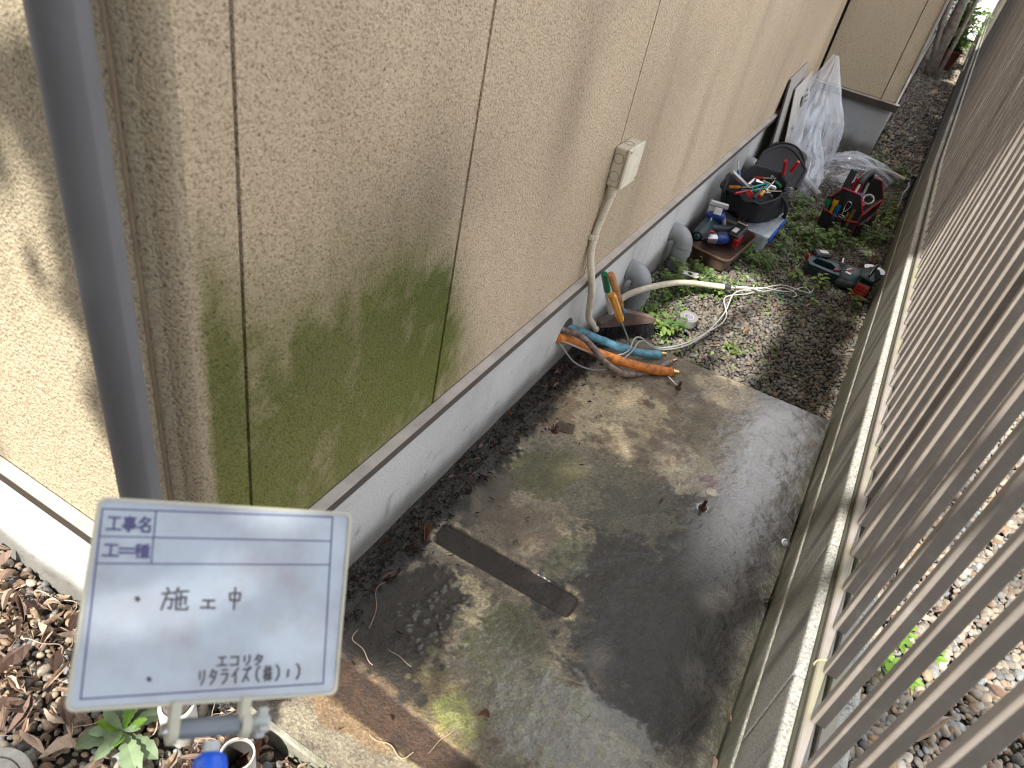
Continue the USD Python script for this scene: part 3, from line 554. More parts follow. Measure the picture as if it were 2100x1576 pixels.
part("neck", tube([h0, h0 + hd * .012], .0075, 16), m_gplas2, board, smooth=40)
part("handle", lathe([(0, 0), (.009, .001), (.0135, .005), (.0148, .012), (.0150, .10), (.0135, .13), (.0135, .16), (.015, .18), (0, .19)], 28, h0 + hd * .008, hd), m_blueh, board, smooth=60)

# ---------------- things standing by the house corner ----------------
stub = g(487, 1556, .05); sv = thing("drain_stub", "open white plastic pipe stub standing in the leaves below the board", "pipe", (stub[0], stub[1], 0))
part("pipe", lathe([(.030, -.08), (.034, -.08), (.034, .066), (.0335, .068), (.0300, .068), (.030, -.08)], 36), m_pvc, sv, smooth=40)
part("inner_wall", lathe([(.0295, .060), (.0295, -.06), (0, -.06)], 24), m_core, sv)
lid = thing("inspection_hatch", "round pale grey inspection hatch at the bottom left of the gravel", "lid", (*g(-30, 1622)[:2], 0))
m_lid = mat("lid_plastic", (.44, .43, .40), .6, var=.12, vs=40, dirt=(.25, .22, .18), dirt_amt=.2)
part("ring", lathe([(.078, -.05), (.078, .006), (.075, .009), (.060, .009), (.059, .004)], 48), m_lid, lid, smooth=35); part("cover", lathe([(.0575, -.02), (.0575, .006), (.055, .009), (0, .011)], 48), m_lid, lid, smooth=35)
capm = thing("metal_washer", "small round metal washer lying at the foot of the block wall", "washer", (.258, 1.872, .004), rx(.25))
part("disc", lathe([(0, 0), (.013, 0), (.0145, .002), (.012, .005), (.008, .0055), (.007, .003), (0, .003)], 20), m_steel, capm, smooth=40)
tw = thing("twine", "pale twine knotted round the pale fence rail", "twine"); m_tw = mat("twine_fibre", (.42, .36, .22), .9)
part("loop", tube(spline([(.309, 1.083, .431), (.308, 1.083, .455), (.316, 1.084, .463), (.334, 1.085, .463), (.340, 1.087, .452), (.339, 1.087, .436)], 24), .0020, 6), m_tw, tw, smooth=True); part("knot", tube(spline([(.334, 1.085, .465), (.338, 1.078, .470), (.342, 1.088, .466), (.336, 1.094, .468), (.344, 1.10, .46)], 16), .0018, 6), m_tw, tw, smooth=True)

# ---------------- anchor bolts, litter on the slab ----------------
m_rustb = mat("rusty_steel", (.10, .085, .075), .5, metal=.6, var=.3, vs=60, dirt=(.22, .09, .04), dirt_amt=.3, ds=70)
def bolt(px, py, lab, tilt=0.0):
    q = g(px, py); t = thing("anchor_bolt", lab, "bolt", (q[0], q[1], 0), rx(tilt))
    part("stud", lathe([(0, -.02), (.0055, -.02), (.0055, .034), (.005, .036), (0, .036)], 12), m_rustb, t, smooth=40); part("nut", extr(Point(0, 0).buffer(.0105, quad_segs=2), .009, (0, 0, .001)), m_rustb, t); part("washer", lathe([(.005, .0), (.014, .0), (.014, .0018), (.005, .0018)], 16), m_rustb, t)
bolt(1138, 886, "dark anchor bolt beside the small square recess near the house side of the slab"); bolt(1391, 797, "tall anchor bolt in the brown patch near the end of the orange hose"); bolt(1441, 1042, "dark wet anchor bolt beside the rust stain in the glare")
pin = thing("metal_pin", "bright bent steel strip lying by the anchor bolt at the hoses", "metal strip"); q = g(1380, 788); part("strip", tube(spline([q + A(-.03, .012, .014), q + A(0, 0, .008), q + A(.035, -.012, .004)], 8), .003, 6), m_steel, pin)

# ---------------- junction box and conduit on the long wall ----------------
m_beige = mat("beige_plastic", (.56, .51, .40), .42, var=.05, vs=20, dirt=(.40, .36, .27), dirt_amt=.1, ds=25, spec=.45)
jb = thing("junction_box", "beige plastic junction box screwed to the long stucco wall", "junction box")
part("body", box(-.6995, -.660, 2.157, 2.283, .737, .862, .004), m_beige, jb); part("cover", box(-.6595, -.649, 2.154, 2.287, .734, .866, .004), m_beige, jb)
m_line = mat("knockout_groove", (.20, .18, .14), .7)
for z in (.771, .828): part("knockout", lathe([(.0165, 0), (.0165, .0012), (.0150, .0012), (.0150, 0)], 26, (-.680, 2.1572, z), (0, -1, 0)), m_line, jb)
part("knockout", lathe([(.0165, 0), (.0165, .0012), (.0150, .0012), (.0150, 0)], 26, (-.680, 2.22, .8618), (0, 0, 1)), m_line, jb)
for yy_, zz_ in ((2.165, .856), (2.277, .746)): part("screw", lathe([(0, 0), (.004, 0), (.0035, .0015), (0, .0015)], 12, (-.649, yy_, zz_), (1, 0, 0)), m_steel, jb)
cd = thing("flexible_conduit", "beige corrugated conduit running from the junction box down the wall and along the gravel", "conduit")
part("connector", lathe([(.013, 0), (.017, 0), (.0175, -.012), (.0155, -.014), (.0155, -.034), (.012, -.036)], 24, (-.679, 2.176, .7365)), m_beige, cd, smooth=40)
pth = spline([(-.679, 2.176, .705), (-.682, 2.172, .66), (-.688, 2.158, .58), (-.684, 2.155, .50), (-.667, 2.170, .42), (-.660, 2.200, .35), (-.664, 2.25, .25), (-.668, 2.33, .15)], 420)
part("corrugated_pipe", tube(pth, .0115 + .0011 * np.sign(np.sin(np.arange(420) * PI / 2 + .3)) * (np.arange(420) % 4 < 2), 14), m_beige, cd, smooth=False)
p2 = spline([(-.668, 2.33, .152), (-.671, 2.40, .09), (-.672, 2.47, .045), (-.66, 2.54, .035), g(1278, 611, .10), g(1308, 597, .135), g(1350, 586, .125), g(1400, 580, .07), g(1445, 584, .028), g(1492, 590, .016)], 90)
part("smooth_pipe", tube(p2, .0135, 14), m_beige, cd, smooth=True); e0, e1_ = p2[-1], p2[-1] - p2[-4]; e1_ /= np.linalg.norm(e1_)
m_tape = mat("black_tape", (.03, .03, .032), .4)
part("tape_wrap", tube([e0 - e1_ * .02, e0 + e1_ * .012], .0148, 14), m_tape, cd, smooth=40)
part("clamp", cat_([tube([(-.6885, 2.1555, .567), (-.6885, 2.1545, .552)], .0145, 16), box(-.6995, -.685, 2.135, 2.145, .552, .568, .001)]), m_beige, cd)
m_wirew = mat("white_wire", (.56, .55, .52), .5); m_wireg = mat("grey_wire", (.40, .40, .38), .5); m_wirk = mat("green_wire", (.03, .16, .12), .5)
cw = thing("stripped_cable", "white cable with frayed cores coming out of the taped conduit end", "cable"); c0 = e0 + e1_ * .010
part("sheath", tube(spline([c0, g(1515, 590, .014), g(1545, 592, .012)], 14), .006, 8), m_wirew, cw, smooth=True)
for k, ends in enumerate([[(1580, 588), (1610, 586), (1640, 596), (1668, 592)], [(1585, 594), (1620, 598), (1650, 590), (1662, 600)], [(1575, 597), (1612, 592), (1632, 602), (1625, 610)]]): part("core", tube(spline([g(1545, 592, .012)] + [g(*e, .012 + .006 * math.sin(3 * k + i)) for i, e in enumerate(ends)], 22), .0022, 6), m_wirew, cw, smooth=True)
for k, ends in enumerate([[(1590, 600), (1630, 604), (1668, 606), (1674, 612)], [(1590, 602), (1600, 612), (1640, 613), (1670, 603)]]): part("core", tube(spline([g(1548, 593, .01)] + [g(*e, .010) for e in ends], 20), .0016, 6), m_wirk, cw, smooth=True)

# ---------------- hoses out of the foundation ----------------
m_or = mat("orange_insulation", (.70, .22, .035), .6, var=.10, vs=30, dirt=(.10, .055, .03), dirt_amt=.12, ds=34, bump=.0008, bs=160)
m_bl = mat("blue_insulation", (.13, .36, .50), .6, var=.12, vs=30, dirt=(.05, .06, .06), dirt_amt=.25, ds=30, bump=.0008, bs=160)
m_pk = mat("stained_drain_hose", (.33, .24, .20), .5, var=.15, vs=30, dirt=(.06, .045, .04), dirt_amt=.4, ds=45, bump=.0012, bs=140)
m_brass = mat("brass", (.62, .45, .22), .3, metal=1.0, var=.15, vs=60)
single("foundation_hole", lathe([(0, .004), (.05, .004), (.052, .0), (.05, -.002)], 20, (XF - .0005, 2.215, .142), (1, 0, 0)), m_core, "dark hole in the foundation where the hoses come out", "hole")
def hose(name, lab, px, zs, r, mt, tip=None, sides=16, wob=.0):
    t = thing(name, lab, "hose"); P = [g(*p, z) for p, z in zip(px, zs)]; c = spline(P, 70); n = len(c)
    part("insulation", tube(c, r * (1 + wob * (meshkit.noise(np.c_[np.arange(n) * .35, np.zeros(n), np.zeros(n)], int(r * 1e4)) - .5)), sides), mt, t, smooth=True); d = c[-1] - c[-4]; d /= np.linalg.norm(d)
    if tip: part("fitting", lathe([(0, -.01), (.55 * r, -.01), (.55 * r, .006), (.72 * r, .006), (.72 * r, .016), (.6 * r, .017), (.6 * r, .030), (.42 * r, .030), (.42 * r, .02), (0, .02)], 16, c[-1], d), tip, t, smooth=30)
    return t
hz = lambda a, b, n, p=1.6: b + (a - b) * (1 - np.linspace(0, 1, n)) ** p
hose("orange_hose", "orange insulated hose with brass end coming out of the foundation", [(1142, 694), (1180, 703), (1230, 726), (1290, 746), (1340, 758), (1376, 763)], hz(.140, .020, 6), .0185, m_or, m_brass, wob=.2)
hose("blue_hose", "pale blue insulated hose with brass end lying behind the orange one", [(1152, 670), (1185, 679), (1230, 697), (1285, 717), (1325, 726), (1352, 727)], hz(.155, .022, 6), .0165, m_bl, m_brass, wob=.2)
hose("drain_hose", "stained pinkish drain hose crossing under the orange hose", [(1148, 677), (1188, 688), (1215, 712), (1240, 742), (1268, 762), (1300, 768), (1330, 763), (1362, 748), (1376, 742)], [.165, .155, .13, .085, .05, .014, .012, .012, .014], .0115, m_pk, mat("copper", (.55, .30, .22), .35, metal=1.0), wob=.1)
def wire(lab, px, zs, r, mt, n=70, name="grey_wire"):
    t = thing(name, lab, "wire"); part("sheath", tube(spline([g(*p, z) for p, z in zip(px, zs)], n), r, 7), mt, t, smooth=True)
wire("thin grey wire looping low over the slab below the orange hose", [(1142, 699), (1160, 722), (1180, 745), (1210, 758), (1245, 757), (1270, 742), (1295, 722), (1312, 700), (1330, 705), (1345, 712), (1400, 706), (1450, 682), (1490, 640), (1486, 612), (1510, 605), (1543, 600)], [.13, .08, .03, .006, .006, .03, .06, .06, .03, .006, .004, .004, .004, .008, .006, .006], .0032, m_wireg)
wire("grey wire along the hoses then out over the gravel", [(1143, 697), (1185, 713), (1225, 728), (1260, 730), (1290, 718), (1302, 694), (1312, 692), (1330, 708), (1380, 716), (1440, 690), (1470, 662), (1492, 630), (1500, 610), (1540, 596)], [.13, .12, .09, .06, .06, .075, .07, .03, .004, .004, .004, .006, .01, .008], .0036, m_wireg)

# ---------------- grey drain elbows ----------------
m_gpvc = mat("grey_pvc", (.29, .30, .315), .38, var=.08, vs=25, dirt=(.32, .31, .28), dirt_amt=-.1, ds=40, spec=.5)
def elbow(x, y, z, r, lab):
    t = thing("drain_elbow", lab, "drain elbow", (0, 0, 0))
    c = np.vstack([np.linspace((XF - .01, y, z), (x - .03, y, z), 5), [(x - .03 + .05 * math.sin(a), y, z - .05 + .05 * math.cos(a)) for a in np.linspace(.15, PI / 2, 10)]]); c = np.vstack([c, [(x + .02, y, z - .065)]])
    part("bend", tube(c, r, 28), m_gpvc, t, smooth=True); part("collar", lathe([(r, .0), (r + .004, 0), (r + .004, -.035), (r, -.036)], 30, (x + .02, y, z - .06)), m_gpvc, t, smooth=40); part("pipe", lathe([(r - .003, .02), (r - .003, -.3)], 28, (x + .02, y, z - .09)), m_gpvc, t, smooth=True)
    part("wall_collar", lathe([(r, .012), (r + .004, .012), (r + .004, -.01)], 30, (XF, y, z), (1, 0, 0)), m_gpvc, t, smooth=40)
elbow(-.664, 2.84, .155, .043, "grey drain elbow coming out of the foundation beside the conduit bend"); elbow(-.664, 3.43, .135, .044, "grey drain elbow in the weeds just before the brown tray"); elbow(-.66, 4.86, .12, .05, "dark grey drain elbow half hidden behind the black tool bag")

# ---------------- hand brush, handles, tape ----------------
m_bro = mat("brown_plastic", (.105, .068, .058), .42, var=.1, vs=30, dirt=(.2, .16, .13), dirt_amt=.0); m_bris = mat("black_bristle", (.012, .012, .015), .6)
hb = thing("hand_brush", "brown headed black bristle brush with short white handle leaning by the conduit", "brush")
ba, bb = A(-.672, 2.468, .06), A(-.515, 2.690, .055); bd = (bb - ba) / np.linalg.norm(bb - ba); bno = np.cross(bd, A(0, 0, 1)); L_ = np.linalg.norm(bb - ba)
part("head", tf(extr(Polygon([(0, 0), (L_, 0), (L_, .018), (.17, .050), (.10, .066), (.075, .066), (.06, .055), (0, .020)]).buffer(-.004).buffer(.004), .032), ba - bno * .016, np.stack([bd, A(0, 0, 1), bno], 1)), m_bro, hb)
br_ = [];
r_b = np.random.default_rng(3)
for i in range(620):
    s = r_b.random(); p = ba + bd * L_ * s + bno * r_b.uniform(-.014, .014); q = p + A(0, 0, -.060) + bd * (s - .5) * .03 + A(*r_b.normal(size=3)) * .004 + bno * r_b.uniform(-.01, .03); br_.append(tube([p + A(0, 0, .004), q], [.0011, .0007], 4, False))
part("bristles", cat_(br_), m_bris, hb, kind="stuff")
hp = on(1253, 641, 0, -.645); ht = on(1240, 562, 0, -.665); hv_ = ht - hp
part("handle", tube([hp, hp + hv_ * .62], .0125, 14), mat("white_tape_grip", (.58, .60, .58), .5), hb, smooth=40); part("handle_tip", tube([hp + hv_ * .6, hp + hv_ * .97, hp + hv_], [.0135, .0135, .010], 14), mat("green_plastic", (.015, .20, .09), .4), hb, smooth=40)
m_wood = mat("worn_wood", (.42, .21, .085), .5, var=.25, vs=30, dirt=(.12, .06, .03), dirt_amt=.1)
wd = thing("wooden_handle_tool", "tool with a worn wooden handle leaning on the brush", "hand tool"); w0, w1 = on(1252, 562, 0, -.63), on(1278, 640, 0, -.60); wv = w1 - w0
part("handle", tube([w0, w0 + wv * .03, w0 + wv * .3, w0 + wv * .72, w0 + wv * .8], [.009, .0145, .0135, .012, .010], 16), m_wood, wd, smooth=40); part("ferrule", tube([w0 + wv * .8, w0 + wv * .93], .0085, 14), m_steel, wd, smooth=40); part("blue_band", tube([w0 + wv * .93, w0 + wv], .0095, 14), mat("blue_plastic", (.01, .16, .45), .4), wd, smooth=40)
m_amber = usdkit.material(stage, "/World/Looks/amber_handle", {"p": ("principled_bsdf", {"base_color": (.72, .33, .035), "roughness": .15, "transmission_weight": .35, "coat_weight": .4})}, [], surface="p.BSDF")
sd = thing("screwdriver", "long screwdriver with amber handle standing against the brush with its blade on the slab", "screwdriver"); s0, s1 = on(1254, 604, 0, -.575), on(1273, 656, 0, -.545); s2 = g(1296, 716, .004)
hpv = s1 - s0; part("handle", tube([s0, s0 + hpv * .06, s0 + hpv * .5, s0 + hpv * .72, s0 + hpv * .82, s1], [.010, .0155, .0150, .0125, .0155, .012], 8), m_amber, sd); part("shaft", tube([s1, s2], .0034, 10), m_steel, sd, smooth=40)
tp = g(1411, 656); tr_ = thing("tape_roll", "roll of grey vinyl tape lying flat on the gravel", "tape roll", (tp[0], tp[1], -.016), rx(.12)); m_tp = mat("grey_tape", (.16, .16, .155), .5, var=.05)
part("tape", lathe([(.022, 0), (.040, 0), (.040, .034), (.022, .034), (.022, 0)], 40), m_tp, tr_, smooth=40); part("core", lathe([(.0185, .001), (.0218, .001), (.0218, .0345), (.0185, .0345), (.0185, .001)], 32), mat("lilac_core", (.30, .27, .36), .5), tr_, smooth=40)
sp_ = thing("slate_piece", "flat dark piece of slate in the gravel beside the tape roll", "stone", (*g(1362, 660)[:2], -.028), rz(.7)); part("stone", extr(Polygon([(-.06, -.03), (.05, -.04), (.07, .02), (.0, .05), (-.06, .03)]), .012, b=.003), mat("dark_slate", (.05, .048, .045), .6, var=.3, bump=.002), sp_)
sc = thing("paper_scrap", "torn white plastic scrap with a round hole among the weeds", "scrap", (*g(1418, 563)[:2], .002), rz(.3)); part("sheet", extr(Polygon([(-.05, -.02), (.02, -.03), (.06, -.005), (.03, .02), (-.01, .015), (-.05, .025)]).difference(Point(-.008, -.002).buffer(.012)), .0012, R=rx(.1)), m_pvc, sc)
# ---------------- helpers for the tools ----------------
def ringloft(rings, close=True):
    n = len(rings[0]); V = np.vstack(rings); F = []
    for k in range(len(rings) - 1):
        for j in range(n):
            a, b, c, d = k * n + j, k * n + (j + 1) % n, (k + 1) * n + (j + 1) % n, (k + 1) * n + j; F += [(a, b, c), (a, c, d)]
    if close:
        for k, s in ((0, -1), (len(rings) - 1, 1)):
            c = len(V); V = np.vstack([V, rings[k].mean(0)])
            F += [((k * n + j), k * n + (j + 1) % n, c)[::1 if s > 0 else -1] for j in range(n)]
    m = tm(V, F); return m
def rrect(w, l, r, n=5):
    p = Polygon([(-w / 2, -l / 2), (w / 2, -l / 2), (w / 2, l / 2), (-w / 2, l / 2)]).buffer(-r).buffer(r, quad_segs=n); return np.array(p.exterior.coords[:-1])
def ring(xy, z): return np.c_[xy, np.full(len(xy), z)]
def closed(P, n=48):
    from scipy.interpolate import CubicSpline
    P = np.vstack([P, P[:1]]); t = np.r_[0, np.cumsum(np.linalg.norm(np.diff(P, axis=0), axis=1) ** .5)]
    return CubicSpline(t, P, bc_type="periodic")(np.linspace(0, t[-1], n + 1)[:-1])
m_blk = mat("black_fabric", (.010, .010, .014), .7, var=.3, vs=60, bump=.001, bs=300, dirt=(.03, .03, .032), dirt_amt=-.3); m_blkp = mat("black_plastic", (.018, .018, .02), .4, var=.2)
m_red = mat("red_plastic", (.34, .010, .014), .4, var=.1); m_redt = mat("red_trim", (.36, .015, .025), .6, var=.2, vs=80)
m_teal = mat("teal_housing", (.012, .036, .048), .38, var=.12, vs=30, dirt=(.04, .055, .06), dirt_amt=-.3); m_tealr = mat("dark_rubber", (.022, .03, .035), .55)
m_blu = mat("tool_blue", (.022, .055, .26), .38, var=.1); m_sil = mat("cast_metal", (.50, .50, .50), .35, metal=.9, var=.15, vs=50)
m_lab = mat("white_label", (.62, .62, .62), .5); m_brn = mat("brown_tray", (.095, .055, .043), .45, var=.15, vs=30, dirt=(.16, .11, .08), dirt_amt=.0)
m_yel = mat("yellow_handle", (.62, .33, .02), .35); m_grn = mat("green_handle", (.01, .16, .075), .35); m_cy = mat("blue_handle_small", (.01, .12, .32), .3); m_org = mat("orange_small", (.60, .18, .02), .4); m_white = mat("white_plastic", (.60, .60, .57), .4); m_tealg = mat("teal_green_plastic", (.01, .22, .22), .4)
def stick(name, lab, cat, p, q, segs, sides=10):
    """a hand tool along p to q; segs: (part, t0, t1, r0, r1, material)"""
    p, q = A(*p), A(*q); t = thing(name, lab, cat)
    for n, a, b, ra, rb, mt in segs: part(n, tube([p + (q - p) * a, p + (q - p) * (a + (b - a) * .5), p + (q - p) * b], [ra, (ra + rb) / 2 * 1.02, rb], sides), mt, t, smooth=40)
    return t
# ---------------- brown tray and the tools in it ----------------
ty = thing("plastic_tray", "brown rectangular plastic tray on the gravel holding cordless tools", "tray", (-.505, 3.745, -.018), rz(-.10) @ rx(.05))
W0, W1 = rrect(.17, .36, .03), rrect(.215, .42, .045)
part("tub", ringloft([ring(W0, 0), ring(W0 * 1.03, .004), ring(W1 * .985, .072), ring(W1 * 1.03, .075), ring(W1 * 1.03, .081), ring(W1 * .965, .081), ring(W1 * .955, .072), ring(W0 * .97, .010)]), m_brn, ty, smooth=45)
def g3(px, py, z): return g(px, py, z)
iw = thing("impact_wrench", "dark teal cordless drill with red battery lying across the brown tray", "drill")
a, b = g3(1428, 487, .09), g3(1462, 452, .10); d = (b - a) / np.linalg.norm(b - a); L_ = np.linalg.norm(b - a)
part("motor_housing", lathe([(0, 0), (.012, 0), (.020, .012), (.026, .03), (.034, L_ * .3), (.037, L_ * .62), (.034, L_ * .93), (.025, L_), (0, L_)], 24, a, d), m_teal, iw, smooth=40)
part("gear_case", lathe([(.027, L_ * .04), (.0365, L_ * .26), (.0365, L_ * .34), (.030, L_ * .34)], 24, a, d), m_tealr, iw, smooth=40)
h0_, h1_ = a + d * L_ * .62 + A(.02, 0, 0), g3(1502, 470, .085)
part("handle", tube([h0_, h0_ * .5 + h1_ * .5, h1_], [.022, .019, .023], 14), m_tealr, iw, smooth=True); part("trigger", hull((*(h0_ + A(.0, -.05, 0)), .010), (*(h0_ + A(.028, -.042, 0)), .009)), m_red, iw, smooth=True)
bc = g3(1511, 481, .075); bR = rz(-.12) @ rx(.2)
bat = part("battery", cbox(bc, (.062, .135, .070), .008, bR), m_blkp, iw); part("battery_band", cbox(bc + bR @ A(.024, -.035, -.012), (.022, .075, .052), .003, bR), m_red, iw); part("battery_label", cbox(bc + bR @ A(-.006, -.022, .0355), (.026, .044, .002), 0, bR), m_lab, iw); part("belt_hook", cbox(bc + bR @ A(-.004, .052, .040), (.056, .018, .008), .003, bR), m_sil, iw)
part("label", cbox(a + d * L_ * .62 + A(.008, 0, .0345), (.034, .010, .004), 0, basis(d) @ np.array([[0, 1, 0], [0, 0, 1], [1, 0, 0.]]).T), m_lab, iw)
idr = thing("impact_driver", "blue cordless impact driver with grey nose and red bit collar lying in the tray", "impact driver")
a, b = g3(1419, 489, .045), g3(1492, 489, .055); d = (b - a) / np.linalg.norm(b - a); L_ = np.linalg.norm(b - a)
part("bit", lathe([(0, -.01), (.004, -.01), (.004, L_ * .14), (0, L_ * .14)], 8, a, d), m_steel, idr); part("bit_collar", lathe([(0, L_ * .13), (.0105, L_ * .13), (.0105, L_ * .30), (0, L_ * .3)], 14, a, d), m_red, idr, smooth=40); part("sleeve", lathe([(0, L_ * .3), (.014, L_ * .3), (.016, L_ * .42), (0, L_ * .42)], 16, a, d), m_blkp, idr, smooth=40)
part("nose", lathe([(.018, L_ * .40), (.026, L_ * .48), (.030, L_ * .64), (.0, L_ * .65)], 20, a, d), m_sil, idr, smooth=40); part("motor_housing", lathe([(.029, L_ * .60), (.031, L_ * .75), (.029, L_ * .95), (.02, L_), (0, L_)], 20, a, d), m_blu, idr, smooth=40)
for k in (-.4, .6): part("grip_panel", tube([a + d * L_ * .66 + A(0, 0, .030) @ basis(d).T * 0 + A(0, k * .03, .024), a + d * L_ * .96 + A(0, k * .03, .022)], .009, 8), m_tealr, idr, smooth=True)
bt = thing("blue_planer", "blue hand tool with a flat silver head standing behind the drill", "power tool")
hc = g3(1475, 420, .20); hb_ = g3(1478, 468, .05); fwd = rz(.25) @ rx(-.25)
part("head", cbox(hc, (.098, .05, .028), .005, fwd), m_sil, bt); part("head_jaw", cbox(hc + A(-.026, -.012, -.03), (.036, .045, .05), .006, fwd), m_sil, bt); part("label", cbox(hc + A(.012, -.035, -.022), (.04, .012, .035), .002, fwd), m_lab, bt)
part("collar", cbox(hc + A(0, 0, -.055), (.10, .075, .05), .015, fwd), m_blu, bt, smooth=50); part("grip", tube([hc + A(.012, -.005, -.05), (hc + hb_) / 2 + A(.008, -.01, 0), hb_], [.030, .022, .030], 14), m_blu, bt, smooth=True); part("grip_pad", tube([(hc * .6 + hb_ * .4) + A(.022, -.016, 0), (hc * .3 + hb_ * .7) + A(.022, -.016, 0)], .014, 10), m_gplas2, bt, smooth=True)
tb = thing("brown_strap_handle", "brown plastic hoop handle sticking up from the tray's far rim", "handle"); part("hoop", tube(spline([g3(1512, 457, .07), g3(1519, 443, .12), g3(1533, 432, .15), g3(1537, 436, .14), g3(1530, 446, .11), g3(1522, 458, .07)], 30), .0062, 8), m_brn, tb, smooth=True)
# ---------------- clear storage box ----------------
m_clear = usdkit.material(stage, "/World/Looks/milky_plastic", {"t": ("transparent_bsdf", {"color": (.88, .91, .94)}), "d": ("principled_bsdf", {"base_color": (.60, .65, .70), "roughness": .3}), "m": ("mix_closure", {"fac": .62})}, [("t.BSDF", "m.closure1"), ("d.BSDF", "m.closure2")], surface="m.closure")
m_clip = mat("clip_blue", (.02, .10, .48), .4)
cb = thing("storage_box", "milky clear plastic storage box with blue clip lying under the black tool bag", "storage box", (-.462, 4.19, -.03), rz(-.03))
Wb, Wt = rrect(.255, .40, .02), rrect(.28, .43, .025)
part("tub", ringloft([ring(Wb, 0), ring(Wt * .985, .085), ring(Wt * .965, .085), ring(Wb * .97, .004)]), m_clear, cb, smooth=45); part("lid", ringloft([ring(Wt * 1.02, .084), ring(Wt * 1.03, .090), ring(Wt * 1.03, .098), ring(Wt * .96, .104), ring(Wt * .9, .100)]), m_clear, cb, smooth=45)
part("clip", box(.138, .150, -.17, -.02, .055, .098, .004), m_clip, cb); part("clip", box(.138, .148, .03, .17, .055, .098, .004), m_clip, cb)
for k, (x, y) in enumerate([(.07, -.16), (.1, -.11), (.03, -.17), (.09, -.06)]): part("contents", lathe([(0, 0), (.016, 0), (.018, .01), (.017, .05), (0, .055)], 14, (x, y, .006)), m_white, cb, smooth=40)
# ---------------- open black tool bag ----------------
BAGRIM = []
def softbag(name, lab, bot, top, zb, zt, depth, mt, parent=None, seed=0, n=56):
    Bq, Tq = closed(bot, n), closed(top, n); rg = []
    for t in np.linspace(0, 1, 9):
        q = Bq * (1 - t) + Tq * t; q = q + (q - q.mean(0)) * (.05 * math.sin(PI * t)); q[:, :2] += .030 * (meshkit.fbm(np.c_[q[:, 0] * 22, q[:, 1] * 22, np.full(n, t * 3 + seed)], 2, seed) - .5)[:, None]; q[:, 2] += t * .05 * (meshkit.fbm(np.c_[q[:, 0] * 14, q[:, 1] * 14, np.full(n, 1.)], 2, seed + 4) - .55); rg.append(q)
    inn = lambda q, s, dz: q.mean(0) + (q - q.mean(0)) * s + A(0, 0, dz)
    rg += [inn(rg[-1], 1.0, .006), inn(rg[-1], .95, .006), inn(rg[-1], .93, -.02), inn(rg[-1], .86, -depth)]
    BAGRIM.append(rg[8]); m = ringloft(rg); m.fix_normals(); return m
bg = thing("tool_bag", "big open black fabric tool bag full of hand tools beside the foundation", "tool bag")
bot = np.array([g(1484, 428, .075), g(1512, 448, .075), g(1548, 458, .075), g(1588, 448, .075), g(1612, 424, .075), g(1585, 395, .075), g(1540, 385, .075), g(1500, 400, .075)])
top = np.array([g(1484, 378, .26), g(1510, 398, .255), g(1550, 416, .25), g(1592, 408, .255), g(1616, 388, .26), g(1600, 362, .28), g(1560, 350, .29), g(1512, 356, .28)])
part("body", softbag("b", "", bot, top, 0, 0, .10, m_blk), m_blk, bg, smooth=50)
rim_ = BAGRIM[0]; rim_ = rim_ + A(0, 0, .005); part("rim_piping", tube(np.vstack([rim_, rim_[:2]]), .006, 8), m_blk, bg, smooth=True)
fl = []
for t in np.linspace(0, 1, 10):
    q = spline([g(1542, 354, .28), g(1592, 362, .27), g(1630, 390, .24)], 22); s = np.sin(np.linspace(0, PI, 22))[:, None]
    fl.append(q + A(.0, .12, .075) * t + A(0, .02, 0) * math.sin(PI * t) * s + A(0, 0, .05) * s * t)
fv = np.vstack(fl); nfl = 22; ff = []
for i in range(9):
    for j in range(nfl - 1): k = i * nfl + j; ff += [(k, k + 1, k + nfl + 1), (k, k + nfl + 1, k + nfl)]
back = fv + A(.002, .03, .008); nf = len(fv); ff2 = [(c + nf, b + nf, a + nf) for a, b, c in ff]
part("lid_flap", tm(np.vstack([fv, back]), ff + ff2), m_blk, bg, smooth=True, label="raised padded lid of the bag")
edge = np.vstack([fl[k][0] for k in range(10)] + [fl[9][j] for j in range(1, 22)] + [fl[k][-1] for k in range(8, -1, -1)]); part("flap_piping", tube(spline(edge + A(.001, .012, .004), 90), .010, 8), m_blk, bg, smooth=True)
pk_c = g(1604, 338, .26); part("mesh_pocket", tf(hull((-.10, 0, -.07, .03), (.10, 0, -.07, .03), (.085, 0, .07, .03), (-.085, 0, .07, .03), (0, .02, .09, .03)), pk_c + A(0, .02, .0), rz(-.25) @ rx(-.35)), m_tealr, bg, smooth=60, label="rounded mesh pocket behind the lid")
pp = spline([(-.125, -.01, -.08), (-.115, -.01, .06), (-.05, -.01, .11), (.05, -.01, .11), (.115, -.01, .06), (.125, -.01, -.08)], 30) @ (rz(-.25) @ rx(-.35)).T + pk_c + A(0, .0, .0); part("pocket_piping", tube(pp, .006, 8), m_blkp, bg, smooth=True)
for (a, b, c) in ([(1600, 402, .25), (1612, 425, .17), (1604, 452, .05)], [(1490, 372, .28), (1484, 392, .24), (1492, 405, .20)]): part("strap", tube(spline([g(*a), g(*b), g(*c)], 14), .011, 6), m_blk, bg, smooth=True)
part("front_pocket", hull(*[(*(g(x, y, z_)), .012) for x, y, z_ in ((1506, 432, .10), (1548, 446, .10), (1580, 441, .10), (1508, 414, .19), (1550, 428, .19), (1584, 423, .19))]), m_blk, bg, smooth=60)
part("pocket_seam", tube(spline([g(1505, 412, .195), g(1549, 426, .197), g(1586, 421, .195)], 20), .0045, 6), m_blkp, bg, smooth=True)
part("buckle", cbox(g(1604, 452, .05), (.03, .012, .05), .003), m_blkp, bg)
part("zip_pull", cbox(g(1572, 376, .30), (.05, .008, .016), .003, rz(-.3)), m_sil, bg)
